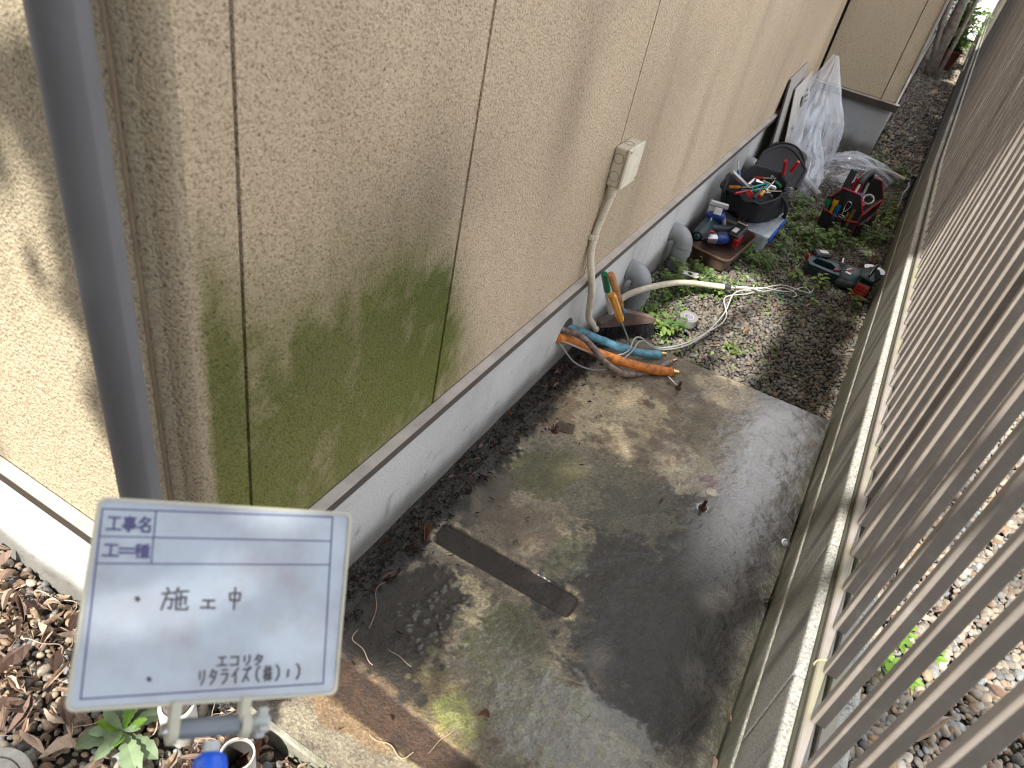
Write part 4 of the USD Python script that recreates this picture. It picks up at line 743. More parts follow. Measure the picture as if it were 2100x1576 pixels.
# tools lying in the bag
stick("spirit_level", "silver bar lying aslant at the house end of the black bag", "level", g(1501, 353, .36), g(1537, 388, .26), [("bar", 0, .94, .013, .013, m_sil), ("end_cap", .94, 1, .014, .014, m_blkp)], 4)
stick("red_pliers", "pliers with red handles lying at the front of the black bag", "pliers", g(1508, 397, .265), g(1547, 391, .28), [("handle", 0, .62, .007, .008, m_red), ("jaw", .62, 1, .008, .003, m_steel)])
stick("red_cutter", "red round headed cutter in the middle of the black bag", "cutter", g(1533, 400, .27), g(1542, 394, .29), [("head", 0, 1, .019, .017, m_red)])
stick("yellow_screwdriver", "screwdriver with yellow and red handle lying across the black bag", "screwdriver", g(1559, 402, .27), g(1572, 385, .29), [("handle", 0, .5, .010, .009, m_yel), ("cap", -.12, 0, .009, .010, m_red), ("shaft", .5, 1.5, .004, .003, m_steel)])
stick("black_handle_knife", "black handled knife beside the yellow screwdriver in the bag", "knife", g(1546, 407, .265), g(1560, 390, .28), [("handle", 0, .7, .008, .009, m_blkp), ("blade", .7, 1.3, .005, .002, m_steel)])
stick("pointed_tool", "thin silver pointed tool standing up at the right of the bag", "hand tool", g(1570, 392, .28), g(1588, 372, .32), [("shaft", 0, 1, .004, .003, m_steel), ("grip", -.2, 0, .008, .008, m_org)])
fr = thing("teal_frame", "teal plastic frame lying on the tools at the back of the bag", "frame"); F0 = [g(1540, 385, .29), g(1570, 377, .295), g(1574, 383, .295), g(1546, 391, .29)]; part("frame", tube(np.vstack([np.linspace(F0[i], F0[(i + 1) % 4], 6)[:-1] for i in range(4)] + [F0[0]]), .0048, 6), m_tealg, fr, smooth=True)
stick("silver_wrench", "silver wrench lying under the teal frame in the bag", "wrench", g(1553, 372, .30), g(1590, 384, .28), [("shank", 0, 1, .007, .006, m_steel), ("jaw", -.12, .04, .012, .013, m_steel)], 6)
for k, (p, q) in enumerate([((1606, 358, .34), (1612, 330, .44)), ((1622, 352, .33), (1638, 332, .40))]): stick("red_tube_tool", ["upright red handle sticking out behind the bag's lid", "slanting red handle at the right end of the black bag"][k], "handle", g(*p), g(*q), [("handle", 0, 1, .010, .009, m_red)])
for k, px in enumerate([(1520, 392), (1530, 383), (1580, 396), (1590, 388), (1566, 394), (1524, 378)]):
    q = g(*px, .255); stick("small_tool", ["short grey tool low in the front of the bag", "grey tool below the silver bar in the bag", "black tool at the right of the bag", "grey tool under the strap side of the bag", "white tool in the middle of the bag", "dark tool at the back of the bag"][k], "hand tool", q, q + rz(k * 1.1) @ A(.09, .03, .02), [("body", 0, 1, .010, .008, [m_gplas, m_sil, m_blkp, m_gplas2, m_white, m_gplas][k])], 8)
xt = [("orange_cutter", "orange handled cutter at the left of the black bag", m_org, (1496, 384)), ("blue_driver", "blue handled driver at the back left of the black bag", m_cy, (1516, 366)), ("green_pliers", "green handled pliers at the right of the black bag", m_grn, (1600, 383)), ("yellow_tape_measure", "yellow tool below the teal frame in the bag", m_yel, (1556, 392)), ("white_brush", "white handled tool at the far right of the bag", m_white, (1607, 372)), ("steel_rod", "steel rod at the front right of the bag", m_steel, (1582, 404)), ("red_driver", "red handled driver at the back of the bag", m_red, (1546, 366)), ("grey_file", "grey file along the back rim of the bag", m_sil, (1584, 368))]
for k, (nm, lab, mt, px) in enumerate(xt):
    q = g(*px, .262); a = k * 2.1; stick(nm, lab, "hand tool", q, q + A(.085 * math.cos(a), .085 * math.sin(a), .03 + .01 * (k % 3)), [("grip", 0, .6, .009, .008, mt), ("shaft", .6, 1.3, .004, .003, m_steel)], 8)
# ---------------- black tote with red piping ----------------
tR = rz(-.17); t0_ = A(-.055, 4.715, -.035)
tt_ = thing("tool_tote", "black open tool tote with red piping and a padded tube handle in the weeds", "tool tote", t0_, tR)
TWd, TL = .205, .43
endp = Polygon([(-TWd / 2, 0), (TWd / 2, 0), (TWd / 2 + .004, .165), (.055, .255), (-.055, .255), (-TWd / 2 - .004, .165)])
Rxz = np.array([[1, 0, 0], [0, 0, -1], [0, 1, 0.]])
for nm, y in (("end_panel", .012), ("end_panel", TL)): part(nm, extr(endp, .012, (0, y, 0), Rxz), m_blk, tt_)
for s in (-1, 1): part("side_panel", box(min(s * TWd / 2, s * (TWd / 2 - .010)), max(s * TWd / 2, s * (TWd / 2 - .010)), .010, TL - .01, .002, .15), m_blk, tt_)
part("floor", box(-TWd / 2 + .01, TWd / 2 - .01, .012, TL - .012, .0, .035), m_blkp, tt_)
ep = np.array(endp.exterior.coords)
for y in (-.001, TL + .001): part("red_piping", tube(np.vstack([np.linspace(ep[i], ep[i + 1], 10)[:-1] for i in (1, 2, 3, 4)] + [ep[5]])[:, [0, 0, 1]] * A(1, 0, 1) + A(0, y, 0), .0048, 6), m_redt, tt_, smooth=True)
part("red_piping", tube([(-TWd / 2 - .002, -.002, .165), (-TWd / 2, -.002, .0)], .0042, 6), m_redt, tt_, smooth=True)
yy4 = np.linspace(0, TL, 40); part("red_piping", tube(np.c_[np.full(40, TWd / 2 + .002), yy4, .152 - .012 * np.abs(np.sin(yy4 * 15)) ** .5], .0045, 6), m_redt, tt_, smooth=True); part("red_piping", tube(np.c_[np.full(40, -TWd / 2 - .002), yy4, np.full(40, .158)], .0042, 6), m_redt, tt_, smooth=True)
part("front_pocket", extr(Polygon([(-.10, 0), (.10, 0), (.104, .105), (.0, .090), (-.104, .105)]), .022, (0, -.002, .003), Rxz), m_blk, tt_); part("red_piping", tube(spline([(-.104, -.026, .110), (-.05, -.028, .100), (0, -.028, .093), (.05, -.028, .098), (.104, -.026, .110)], 24), .0045, 6), m_redt, tt_, smooth=True)
part("side_pocket", box(TWd / 2 + .001, TWd / 2 + .026, .03, TL - .04, .004, .085, .006), m_blk, tt_); part("red_piping", tube(np.c_[np.full(40, TWd / 2 + .022), np.linspace(.03, TL - .04, 40), .090 - .02 * np.sin(np.linspace(0, 2 * PI, 40)) ** 2], .0042, 6), m_redt, tt_, smooth=True)
hpts = spline([(0, .07, .05), (0, .085, .20), (0, .14, .30), (0, .22, .318), (0, .32, .30), (0, .36, .20), (0, .37, .05)], 60); part("handle_tube", tube(hpts, .0075, 10), m_white, tt_, smooth=True); part("handle_grip", tube(hpts[19:44], .0165, 12), m_tealr, tt_, smooth=True)
part("strap", tube(spline([(.012, -.030, .10), (.010, -.034, .06), (-.012, -.036, .02), (-.03, -.05, .002)], 16), .015, 5), m_blk, tt_, smooth=True)
part("strap_ring", tube(np.c_[.012 + .018 * np.cos(np.linspace(0, 2 * PI, 14)), np.full(14, -.034), .112 + .007 * np.sin(np.linspace(0, 2 * PI, 14))], .0025, 6), m_steel, tt_, smooth=True)
part("snap_hook", tube(spline([(.012, -.034, .118), (.010, -.032, .14), (.004, -.022, .165), (.010, -.016, .20), (.028, -.014, .198), (.030, -.016, .17), (.016, -.028, .14)], 26), .0028, 6), m_steel, tt_, smooth=True)
TW = lambda x, y, z: t0_ + tR @ A(x, y, z)
def pocket_tool(name, lab, cat, x, h, segs, lean=(.0, .0)): return stick(name, lab, cat, TW(x, -.014, .075), TW(x + lean[0], -.014 + lean[1], .075 + h), segs, 12)
pocket_tool("green_screwdriver", "green handled screwdriver at the left of the tote's front pocket", "screwdriver", -.085, .115, [("handle", .15, .62, .011, .013, m_grn), ("collar", .62, .80, .018, .016, m_grn), ("cap", .80, 1.0, .012, .010, m_blkp)], (-.020, .0))
pocket_tool("amber_screwdriver", "yellow handled screwdriver in the tote's front pocket", "screwdriver", -.058, .125, [("handle", .1, .62, .010, .011, m_yel), ("collar", .62, .86, .017, .016, m_yel), ("cap", .86, 1.0, .013, .012, m_blkp)])
pocket_tool("blue_nut_driver", "short blue handled nut driver in the tote's front pocket", "nut driver", -.030, .082, [("handle", 0, .45, .014, .014, m_cy), ("ring", .45, .62, .012, .013, m_cy), ("top", .62, 1, .014, .012, m_cy)])
pocket_tool("brass_socket", "taller brass socket in the right of the tote's front pocket", "socket", .060, .095, [("barrel", -.1, .34, .0125, .0125, m_brass), ("middle", .36, .66, .013, .013, m_brass), ("top", .68, 1, .0125, .012, m_brass)])
pocket_tool("brass_socket", "shorter brass socket beside the snap hook on the tote", "socket", .036, .066, [("barrel", 0, .5, .010, .010, m_brass), ("top", .52, 1, .010, .009, m_brass)])
stick("black_square_tube", "upright black square bar standing at the left of the tote", "bar", TW(-.07, .10, .10), TW(-.062, .10, .345), [("bar", 0, 1, .019, .019, m_tealr), ("groove", .02, .98, .006, .006, m_gplas2)], 4)
stick("grey_spanner", "short grey spanner beside the black square bar in the tote", "spanner", TW(-.088, .06, .10), TW(-.092, .06, .235), [("shank", 0, .8, .010, .009, m_sil), ("head", .78, 1, .016, .014, m_gplas)], 8)
stick("red_scissors", "scissors with red handles standing in the tote", "scissors", TW(-.018, .12, .12), TW(-.030, .13, .30), [("blade", 0, .45, .006, .006, m_steel), ("handle", .45, 1, .012, .010, m_red)], 8)
stick("red_knife", "second red handle standing right of the scissors in the tote", "knife", TW(.0, .16, .12), TW(.002, .17, .30), [("handle", 0, 1, .010, .009, m_red)], 8)
pb = thing("blue_packet", "blue paper packet standing inside the tote", "packet", TW(.0, .11, .12), tR @ rx(-.2)); part("sheet", box(-.045, .045, 0, .006, 0, .11), mat("packet_blue", (.16, .20, .52), .5), pb)
mr_ = thing("measuring_tape", "dark red round tape measure lying in the right of the tote", "tape measure", TW(.052, .13, .16), tR @ rx(.5)); part("case", lathe([(0, -.018), (.026, -.018), (.030, -.012), (.030, .012), (.026, .018), (0, .018)], 20), mat("dark_red", (.13, .015, .015), .4), mr_, smooth=40)
wr = thing("wire_coil", "small coil of white wire inside the tote's far end", "wire coil", TW(.065, .24, .17), tR @ rx(.9)); tq = np.linspace(0, 8 * PI, 90); part("coil", tube(np.c_[.03 * np.cos(tq), .03 * np.sin(tq), .0012 * tq], .003, 6), m_white, wr, smooth=True)
stick("hex_key", "black tool with small knobs lying in the tote below the coil", "hand tool", TW(.05, .10, .12), TW(.085, .20, .10), [("shaft", 0, 1, .007, .006, m_blkp)], 8)
# ---------------- band saw and second teal tool ----------------
sR = rz(.10) @ rx(.08); s0_ = A(.040, 4.035, -.035)
bs_ = thing("band_saw", "teal cordless band saw with loop handle lying on the gravel", "power saw", s0_, sR, s=1.04)
loop = Polygon([(-.125, -.03), (-.115, -.052), (-.02, -.066), (.03, -.066), (.03, .035), (-.10, .042), (-.125, .02)]).buffer(.008); hole = Polygon([(-.105, -.022), (-.09, -.034), (-.01, -.042), (.0, -.005), (-.02, .018), (-.09, .022)]).buffer(.006)
part("handle_loop", extr(loop.difference(hole), .055, (0, 0, .006)), m_teal, bs_)
part("handle_pad", extr(Polygon([(-.132, -.02), (-.12, -.062), (-.02, -.078), (.0, -.076), (.0, -.070), (-.116, -.054), (-.124, -.02)]), .045, (0, 0, .002)), m_tealr, bs_)
part("motor_housing", hull((.055, -.05, .045, .032), (.115, -.03, .045, .034), (.125, .03, .045, .030), (.06, .03, .045, .032), (.05, -.07, .03, .022), (.11, -.065, .03, .026)), m_teal, bs_, smooth=60)
part("rear_housing", hull((.10, .05, .03, .026), (.13, .07, .035, .024), (.07, .06, .03, .024)), m_teal, bs_, smooth=60)
part("end_cap", hull((.045, -.085, .03, .024), (.10, -.080, .03, .026), (.125, -.05, .03, .02)), m_tealr, bs_, smooth=60)
part("bridge", tube([(-.04, .062, .045), (.04, .072, .045), (.09, .075, .045)], [.017, .015, .016], 12), m_tealr, bs_, smooth=True); part("blade_guide", box(.025, .035, .035, .09, .05, .08, .002), m_sil, bs_)
bt_ = part("battery", tf(box(-.045, .045, -.032, .032, -.03, .03, .008), (-.075, .085, .045), rz(.45)), m_blkp, bs_); part("battery_band", tf(box(-.05, -.02, -.033, .033, -.028, .008, .003), (-.085, .075, .035), rz(.45)), m_red, bs_); part("battery_label", tf(box(-.022, .022, -.014, .014, .0295, .0315), (-.07, .088, .046), rz(.45)), m_lab, bs_)
part("trigger", tube([(.0, -.045, .062), (.02, -.034, .064), (.026, -.022, .064)], .006, 8), m_red, bs_, smooth=True); part("lettering_strip", tf(box(-.018, .018, -.004, .004, 0, .0015), (.078, -.012, .0785), rz(.9)), m_red, bs_); part("lettering_strip", tf(box(-.018, .018, -.003, .003, 0, .0015), (.066, -.010, .0785), rz(.9)), m_lab, bs_); part("rating_plate", tf(box(-.014, .014, -.010, .010, 0, .0015), (.066, -.050, .0775), rz(-.3)), m_lab, bs_)
for k in range(3): part("vent_slot", tf(box(-.020, .020, -.0022, .0022, 0, .0015), (.055 + .002 * k, -.066 - .008 * k, .062 - .004 * k), rz(-.3)), m_core, bs_)
t2 = thing("upright_cordless_tool", "teal cordless tool standing on its red battery against the block wall", "power tool", (.212, 3.93, -.03), rz(-.12), s=.93)
part("battery", box(-.040, .040, -.075, .03, 0, .10, .008), m_blkp, t2); part("battery_band", box(-.036, .036, -.080, -.070, .004, .096, .003), m_red, t2)
for k in range(5): part("battery_rib", box(-.036, .036, -.0835, -.079, .012 + .017 * k, .020 + .017 * k, .001), m_redt, t2)
part("motor_housing", hull((-.030, -.045, .125, .016), (.030, -.045, .125, .016), (.036, .03, .125, .02), (-.036, .03, .125, .02), (-.018, .09, .13, .015), (.018, .09, .13, .015), (0, .02, .16, .012)), m_teal, t2, smooth=60)
part("top_rib", tube([(0, -.05, .146), (0, .0, .172), (0, .09, .158)], [.006, .012, .012], 10), m_tealr, t2, smooth=True); part("top_seam", tube([(0, -.05, .152), (0, .0, .183), (0, .085, .169)], .0022, 6), m_sil, t2, smooth=True)
part("base_plate", tf(extr(Point(0, 0).buffer(1, quad_segs=8), .006), (0, .115, .125), rx(.35), (.060, .030, 1)), m_sil, t2)
# ---------------- cardboard, plastic bags, cable end ----------------
m_card = mat("grey_card", (.34, .315, .29), .8, var=.06, vs=14); m_card2 = mat("pale_card", (.46, .43, .39), .75, var=.05, vs=14); m_dark = mat("dark_print", (.05, .045, .045), .7)
def leaning(name, lab, p00, p10, p11, p01, th, mt):
    t = thing(name, lab, "cardboard"); P = [A(*p) for p in (p00, p10, p11, p01)]; n = np.cross(P[1] - P[0], P[3] - P[0]); n = n / np.linalg.norm(n) * th
    V = P + [p + n for p in P]; m = trimesh.convex.convex_hull(np.array(V)); part("sheet", m, mt, t); return t, P, n
t, P, n = leaning("cardboard_sheet", "grey cardboard sheet leaning on the stucco wall with a dark edge", (-.600, 5.02, -.03), (-.610, 5.72, -.03), (-.690, 5.66, .640), (-.690, 5.17, .60), -.006, m_card)
part("dark_edge", tube([P[0], P[3]], .006, 5), m_dark, t)
t, P, n = leaning("cardboard_sheet", "paler cardboard sheet with a dark cut out hole inside the plastic bag", (-.52, 5.20, -.03), (-.50, 5.80, -.03), (-.655, 5.82, .57), (-.66, 5.36, .52), -.005, m_card2)
ux_, uy_ = P[1] - P[0], P[3] - P[0]; nn_ = -np.cross(ux_, uy_); nn_ = nn_ / np.linalg.norm(nn_); nn_ = nn_ * np.sign(nn_[0]); Rp = np.stack([ux_ / np.linalg.norm(ux_), np.cross(nn_, ux_ / np.linalg.norm(ux_)), nn_], 1)
part("cut_out", tf(extr(Point(0, 0).buffer(.035), .003), P[0] + ux_ * .42 + uy_ * .80 + nn_ * .004, Rp), m_dark, t)
for k, (a_, b_, w_, h_) in enumerate([(.6, .84, .10, .012), (.62, .78, .07, .010), (.60, .90, .05, .012), (.2, .55, .06, .014)]): part("print_mark", tf(box(-w_ / 2, w_ / 2, -h_ / 2, h_ / 2, 0, .0015), P[0] + ux_ * a_ + uy_ * b_ + nn_ * .006, Rp), m_dark, t)
t, P, n = leaning("cardboard_sheet", "dark grey folded card flap low behind the black bag", (-.50, 5.15, -.03), (-.36, 5.35, -.03), (-.40, 5.45, .14), (-.55, 5.3, .2), -.004, mat("dark_card", (.13, .12, .115), .7))
m_film = usdkit.material(stage, "/World/Looks/clear_film", {"tr": ("transparent_bsdf", {"color": (.93, .945, .96)}), "g": ("glossy_bsdf", {"color": (.95, .96, 1.0), "roughness": .14}), "d": ("translucent_bsdf", {"color": (.8, .83, .9)}), "df": ("diffuse_bsdf", {"color": (.75, .78, .84)}),
    "lw": ("layer_weight", {"blend": .28}), "mr": ("map_range", {"to_min": .085, "to_max": .66, "clamp": True}), "m0": ("mix_closure", {"fac": .6}), "m1": ("mix_closure", {"fac": .62}), "m2": ("mix_closure", {})},
    [("df.BSDF", "m0.closure1"), ("d.BSDF", "m0.closure2"), ("m0.closure", "m1.closure2"), ("g.BSDF", "m1.closure1"), ("lw.facing", "mr.value"), ("mr.result", "m2.fac"), ("tr.BSDF", "m2.closure1"), ("m1.closure", "m2.closure2")], surface="m2.closure")
def film(cent, rads, seed, nu=110, nv=90, fold=.28, squash=.5, yaw=0.0, ridge=5):
    c = spline(cent, nv); r = np.interp(np.linspace(0, 1, nv), np.linspace(0, 1, len(rads)), rads); U, Vv, F = grid(np.linspace(0, 2 * PI, nu), np.arange(nv)); k = Vv.astype(int)
    nz = meshkit.fbm(np.c_[np.cos(U) * 1.3 + 9, np.sin(U) * 1.3, Vv / nv * 1.6 + seed], 2, seed); rd = np.abs(2 * meshkit.fbm(np.c_[np.cos(U) * ridge * .5 + 5, np.sin(U) * ridge * .5, Vv / nv * 2.6 + seed], 2, seed + 3) - 1)
    rr_ = r[k] * (1 + fold * 2.4 * (nz - .5) - fold * 1.5 * rd); X = np.stack([rr_ * np.cos(U), squash * rr_ * np.sin(U), .06 * r[k] * (nz - .5)], 1) @ rz(yaw).T
    return tm(c[k] + X, F)
pbg = thing("plastic_bag", "tall clear plastic bag standing crumpled against the house wall over the cardboard", "plastic bag")
part("film", film([(-.40, 5.30, -.02), (-.44, 5.40, .16), (-.50, 5.60, .36), (-.545, 5.80, .54), (-.565, 5.95, .68)], [.17, .19, .20, .12, .025], 4, squash=.75, yaw=.9), m_film, pbg, smooth=True)
part("film", film([(-.36, 5.10, -.02), (-.37, 5.2, .06), (-.40, 5.35, .15), (-.45, 5.5, .30)], [.10, .13, .10, .03], 8, squash=.8, yaw=.5, nv=50), m_film, pbg, smooth=True)
lb = thing("plastic_bag", "clear plastic bag lying flat and creased on the gravel behind the tote", "plastic bag")
U, Vv, F = grid(np.linspace(-1, 1, 120), np.linspace(-1, 1, 90)); rd1 = np.abs(2 * meshkit.fbm(np.c_[U * 1.5 + 4 + .8 * Vv, Vv * 5.5 - U * 1.2, np.full(len(U), 3.)], 2, 5) - 1); zz_ = .015 + .15 * (1 - U ** 2) * (1 - Vv ** 2) ** .8 * (.55 + .6 * fb(U * 1.3, Vv * 1.3, 2, 1, 2, 6)) + .075 * (.6 - rd1) * (1 - Vv ** 4)
part("film", tm(np.stack([-.12 + .27 * U + .06 * Vv, 5.86 + .34 * Vv + .05 * U, zz_ - .03], 1), F), m_film, lb, smooth=True)
dl = thing("grey_pipe_piece", "short grey pipe lying inside the standing plastic bag", "pipe"); part("pipe", tube([g(1640, 356, .06), g(1680, 402, .02)], .022, 14), m_gpvc, dl, smooth=40)
sv2 = thing("metal_clutter", "tangle of small steel brackets at the right end of the black bag", "brackets")
for k in range(7): q = g(1628 + 5 * (k % 3), 360 + 7 * k % 28, .20); part("bracket", cbox(q, (.05, .008, .018), .002, rot_rand(np.random.default_rng(k), .8)), m_sil, sv2)
c2 = thing("cable_end", "white conduit and cable ending with bare coloured wires by the block wall", "cable"); part("conduit", tube(spline([g(1790, 346, .06), g(1830, 356, .035), g(1858, 371, .02)], 14), .014, 10), m_beige, c2, smooth=True); part("tie", tube([g(1857, 370, .02), g(1861, 374, .02)], .017, 10), m_tape, c2)
part("sheath", tube(spline([g(1862, 372, .02), g(1864, 380, .016), g(1856, 393, .012), g(1850, 402, .01)], 14), .007, 8), m_gplas2, c2, smooth=True)
for k, (mt, pts) in enumerate([(m_wirk, [(1850, 402), (1845, 410), (1842, 420)]), (m_wirew, [(1850, 402), (1847, 414), (1840, 424)]), (mat("pink_wire", (.42, .12, .14), .5), [(1850, 402), (1846, 416), (1838, 434)])]): part("core", tube(spline([g(*p, .012) for p in pts], 8), .0026, 6), mt, c2, smooth=True)
m_bark = mat("bark", (.22, .18, .145), .9, var=.4, vs=20, bump=.01, bs=60, dirt=(.30, .28, .24), dirt_amt=.1)
# ---------------- plants ----------------
def leafmat(name, c, tc, rough=.5):
    N = {"tc": ("texture_coordinate", {}), "n": ("noise_texture", {"scale": 22., "detail": 3}), "r": ("rgb_ramp", {"ramp": [(.3, tuple(A(*c) * .62)), (.7, tuple(A(*c) * 1.35))]}), "oi": ("object_info", {}), "mr": ("map_range", {"to_min": .65, "to_max": 1.4}), "hv": ("hsv", {}),
         "p": ("principled_bsdf", {"roughness": rough, "specular_ior_level": .4}), "t": ("translucent_bsdf", {"color": tc}), "m": ("mix_closure", {"fac": .3})}
    return usdkit.material(stage, "/World/Looks/" + name, N, [("tc.object", "n.vector"), ("n.fac", "r.fac"), ("oi.random", "mr.value"), ("mr.result", "hv.value"), ("r.color", "hv.color"), ("hv.color", "p.base_color"), ("p.BSDF", "m.closure1"), ("t.BSDF", "m.closure2")], surface="m.closure")
m_lf = [leafmat("weed_leaf", (.15, .24, .06), (.22, .40, .05)), leafmat("pale_weed_leaf", (.22, .31, .09), (.30, .50, .06)), leafmat("dark_weed_leaf", (.095, .165, .05), (.14, .28, .03))]
m_ros = leafmat("rosette_leaf", (.17, .23, .13), (.15, .26, .08)); m_lime = leafmat("lime_leaf", (.16, .30, .03), (.25, .45, .03)); m_stem = mat("weed_stem", (.12, .13, .05), .6)
LOBE = [(0, .0), (.10, .30), (.34, .26), (.30, .50), (.44, .62), (.22, .74), (.16, .88), (0, 1.0)]
def leaf(outline, L, Wd, bend=.35, cup=.25, curl=0.0):
    """a leaf along +y made of two cupped halves"""
    n = len(outline); mid = A(*[(0, y) for x, y in outline]); V, F = [], []
    for s in (1, -1):
        o = len(V); pts = [(s * x * Wd, y * L) for x, y in outline]
        for (x, y), (mx, my) in zip(pts, mid): V.append((x, y, cup * abs(x) - bend * (y / L) ** 2 * L + curl * x)); V.append((0, my * L, -bend * my ** 2 * L))
        for i in range(n - 1): a = o + 2 * i; F += [(a, a + 2, a + 1), (a + 1, a + 2, a + 3)] if s > 0 else [(a, a + 1, a + 2), (a + 1, a + 3, a + 2)]
    return tm(V, F)
def weed_mesh(seed, n, h, L, outline=LOBE, spread=.055):
    r = np.random.default_rng(seed); M, S = [], []
    for k in range(max(2, n // 4)):
        a = r.uniform(0, 2 * PI); top = A(spread * math.cos(a) * r.uniform(.3, 1), spread * math.sin(a) * r.uniform(.3, 1), h * r.uniform(.5, 1)); st = spline([(0, 0, -.02), tuple(top * A(.35, .35, .6)), tuple(top)], 6); S.append(tube(st, np.linspace(.0018, .001, 6), 4, False))
        for j in range(4):
            p = st[r.integers(2, 6)]; yaw = r.uniform(0, 2 * PI); l = L * r.uniform(.55, 1.15); M.append(tf(leaf(outline, l, l * r.uniform(.7, .95), r.uniform(.1, .5), r.uniform(0, .4)), p, rz(yaw) @ rx(r.uniform(-.25, .5))))
    return cat_(M), cat_(S)
wprotos = []
OV = [(0, 0), (.22, .2), (.34, .45), (.26, .72), (0, 1)]
for k in range(7):
    pr = proto("weed"); out = LOBE if k % 3 else OV; a, b = weed_mesh(50 + k, [12, 16, 20, 10, 14, 18, 22][k], [.05, .07, .09, .04, .06, .10, .08][k], [.034, .04, .046, .03, .036, .042, .036][k], out, [.05, .06, .08, .04, .06, .06, .09][k])
    part("foliage", a, m_lf[k % 3], pr, smooth=False); part("stem", b, m_stem, pr); wprotos.append(pr)
rw = np.random.default_rng(77)
KEEP = [(*g(1411, 656)[:2], .065), (*g(1418, 563)[:2], .05), (-.53, 3.86, .13), (-.50, 3.66, .11), (-.42, 3.60, .05), (.03, 4.03, .15), (.21, 3.9, .09), (-.05, 4.75, .10), (0, 4.9, .12), (.03, 5.08, .12), (-.40, 3.15, .10), (-.32, 3.0, .12), (-.22, 3.2, .12), (-.46, 4.1, .15), (-.46, 4.35, .15)]
blocked = lambda q: any(math.hypot(q[0] - x, q[1] - y) < r for x, y, r in KEEP)
CL = [(1430, 560, 45, 25, 16), (1480, 555, 40, 20, 9), (1400, 590, 40, 15, 9), (1380, 615, 45, 25, 8), (1370, 680, 30, 30, 7), (1530, 520, 40, 16, 11), (1560, 545, 40, 20, 6), (1620, 520, 45, 25, 10), (1660, 480, 25, 25, 10), (1640, 430, 20, 20, 6), (1620, 470, 30, 20, 6), (1770, 480, 40, 20, 13), (1820, 460, 30, 30, 12), (1840, 420, 20, 25, 10), (1720, 490, 40, 14, 8), (1790, 505, 30, 12, 6), (1800, 635, 22, 22, 4), (1770, 640, 20, 20, 3), (1560, 600, 90, 20, 6), (1700, 620, 60, 30, 4), (1810, 270, 18, 20, 5), (1800, 330, 15, 15, 3), (1850, 350, 20, 15, 4), (1530, 345, 12, 10, 3), (1740, 315, 10, 5, 2), (1900, 240, 20, 20, 2), (1330, 650, 15, 15, 4), (1500, 700, 90, 40, 5), (1840, 560, 8, 20, 3), (1870, 480, 5, 20, 3), (1300, 650, 20, 15, 2), (1760, 420, 8, 10, 2)]
wl = ["small green lobed weed growing through the passage gravel", "weeds growing through the passage gravel"]
CLN = ['weed between the second grey elbow and the lit gravel', 'weed in front of the brown tray', 'weed round the white scrap left of the conduit', 'weed along the conduit by the first grey elbow', 'weed around the tape roll', "weed right of the brown tray's rim", 'weed in the open gravel right of the tray', 'weed in front of the tote towards the tray', 'weed at the near left corner of the red piped tote', 'weed between the black bag and the tote', 'weed in the gap between storage box and tote', 'weed in front of the tote towards the block wall', 'weed at the right side of the tote', 'weed right of the tote below the cable end', "weed straight below the tote's front pocket", 'weed between the tote and the teal tools', 'weed below the red battery by the block wall', 'weed in front of the standing teal tool', 'weed scattered along the bare cable cores', 'weed in front of the band saw', "weed at the bay's outer corner", "weed behind the lying plastic bag's right end", 'weed right of the lying plastic bag', 'weed by the dark elbow behind the black bag', "weed at the foot of the bay's pale foundation", 'weed on the far gravel beyond the bay', 'weed at the foot of the first grey elbow', "weed on the dark gravel beside the slab's far edge", 'weed against the block wall beside the teal tool', 'weed against the block wall beside the tote', 'weed by the brush and conduit bend', "weed close to the tote's left side"]
for ci, (px, py, sx, sy, n) in enumerate(CL):
    for _ in range(int(n * .75)):
        q = g(px + sx * rw.normal() * .8, py + sy * rw.normal() * .8, -.04)
        if not (XF + .03 < q[0] < .25 + .0 and q[1] > 2.70) or blocked(q): continue
        copy(wprotos[rw.integers(7)], "weed", q + A(0, 0, .004), rz(rw.uniform(0, 2 * PI)) @ rx(rw.normal() * .1), rw.uniform(.6, 1.25), "small green " + CLN[ci], "weed", CLN[ci].replace("weed", "weeds", 1))
# low ground cover between the weeds
pc = []
for (px, py, sx, sy, n) in CL: pc += [g(px + sx * 1.2 * rw.normal(), py + sy * 1.3 * rw.normal(), -.038) for _ in range(n * 22)]
pc = np.array([q for q in pc if XF + .02 < q[0] < .26 and q[1] > 2.66 and not blocked(q)])
sm = [leaf(OV, 1, .8, .2, .2), leaf(LOBE, 1, .9, .3, .1)]
gc = instancer("/World/ground_cover", [(sm[i % 2], m_lf[i % 3], False) for i in range(6)], pc + A(0, 0, .012) * rw.random((len(pc), 1)), rw.uniform(.012, .026, len(pc)), rw.integers(0, 6, len(pc)), [rot_rand(rw, .4) for _ in pc]); tag(gc, "tiny green leaves of ground cover scattered over the passage gravel", "ground cover", None, "stuff")
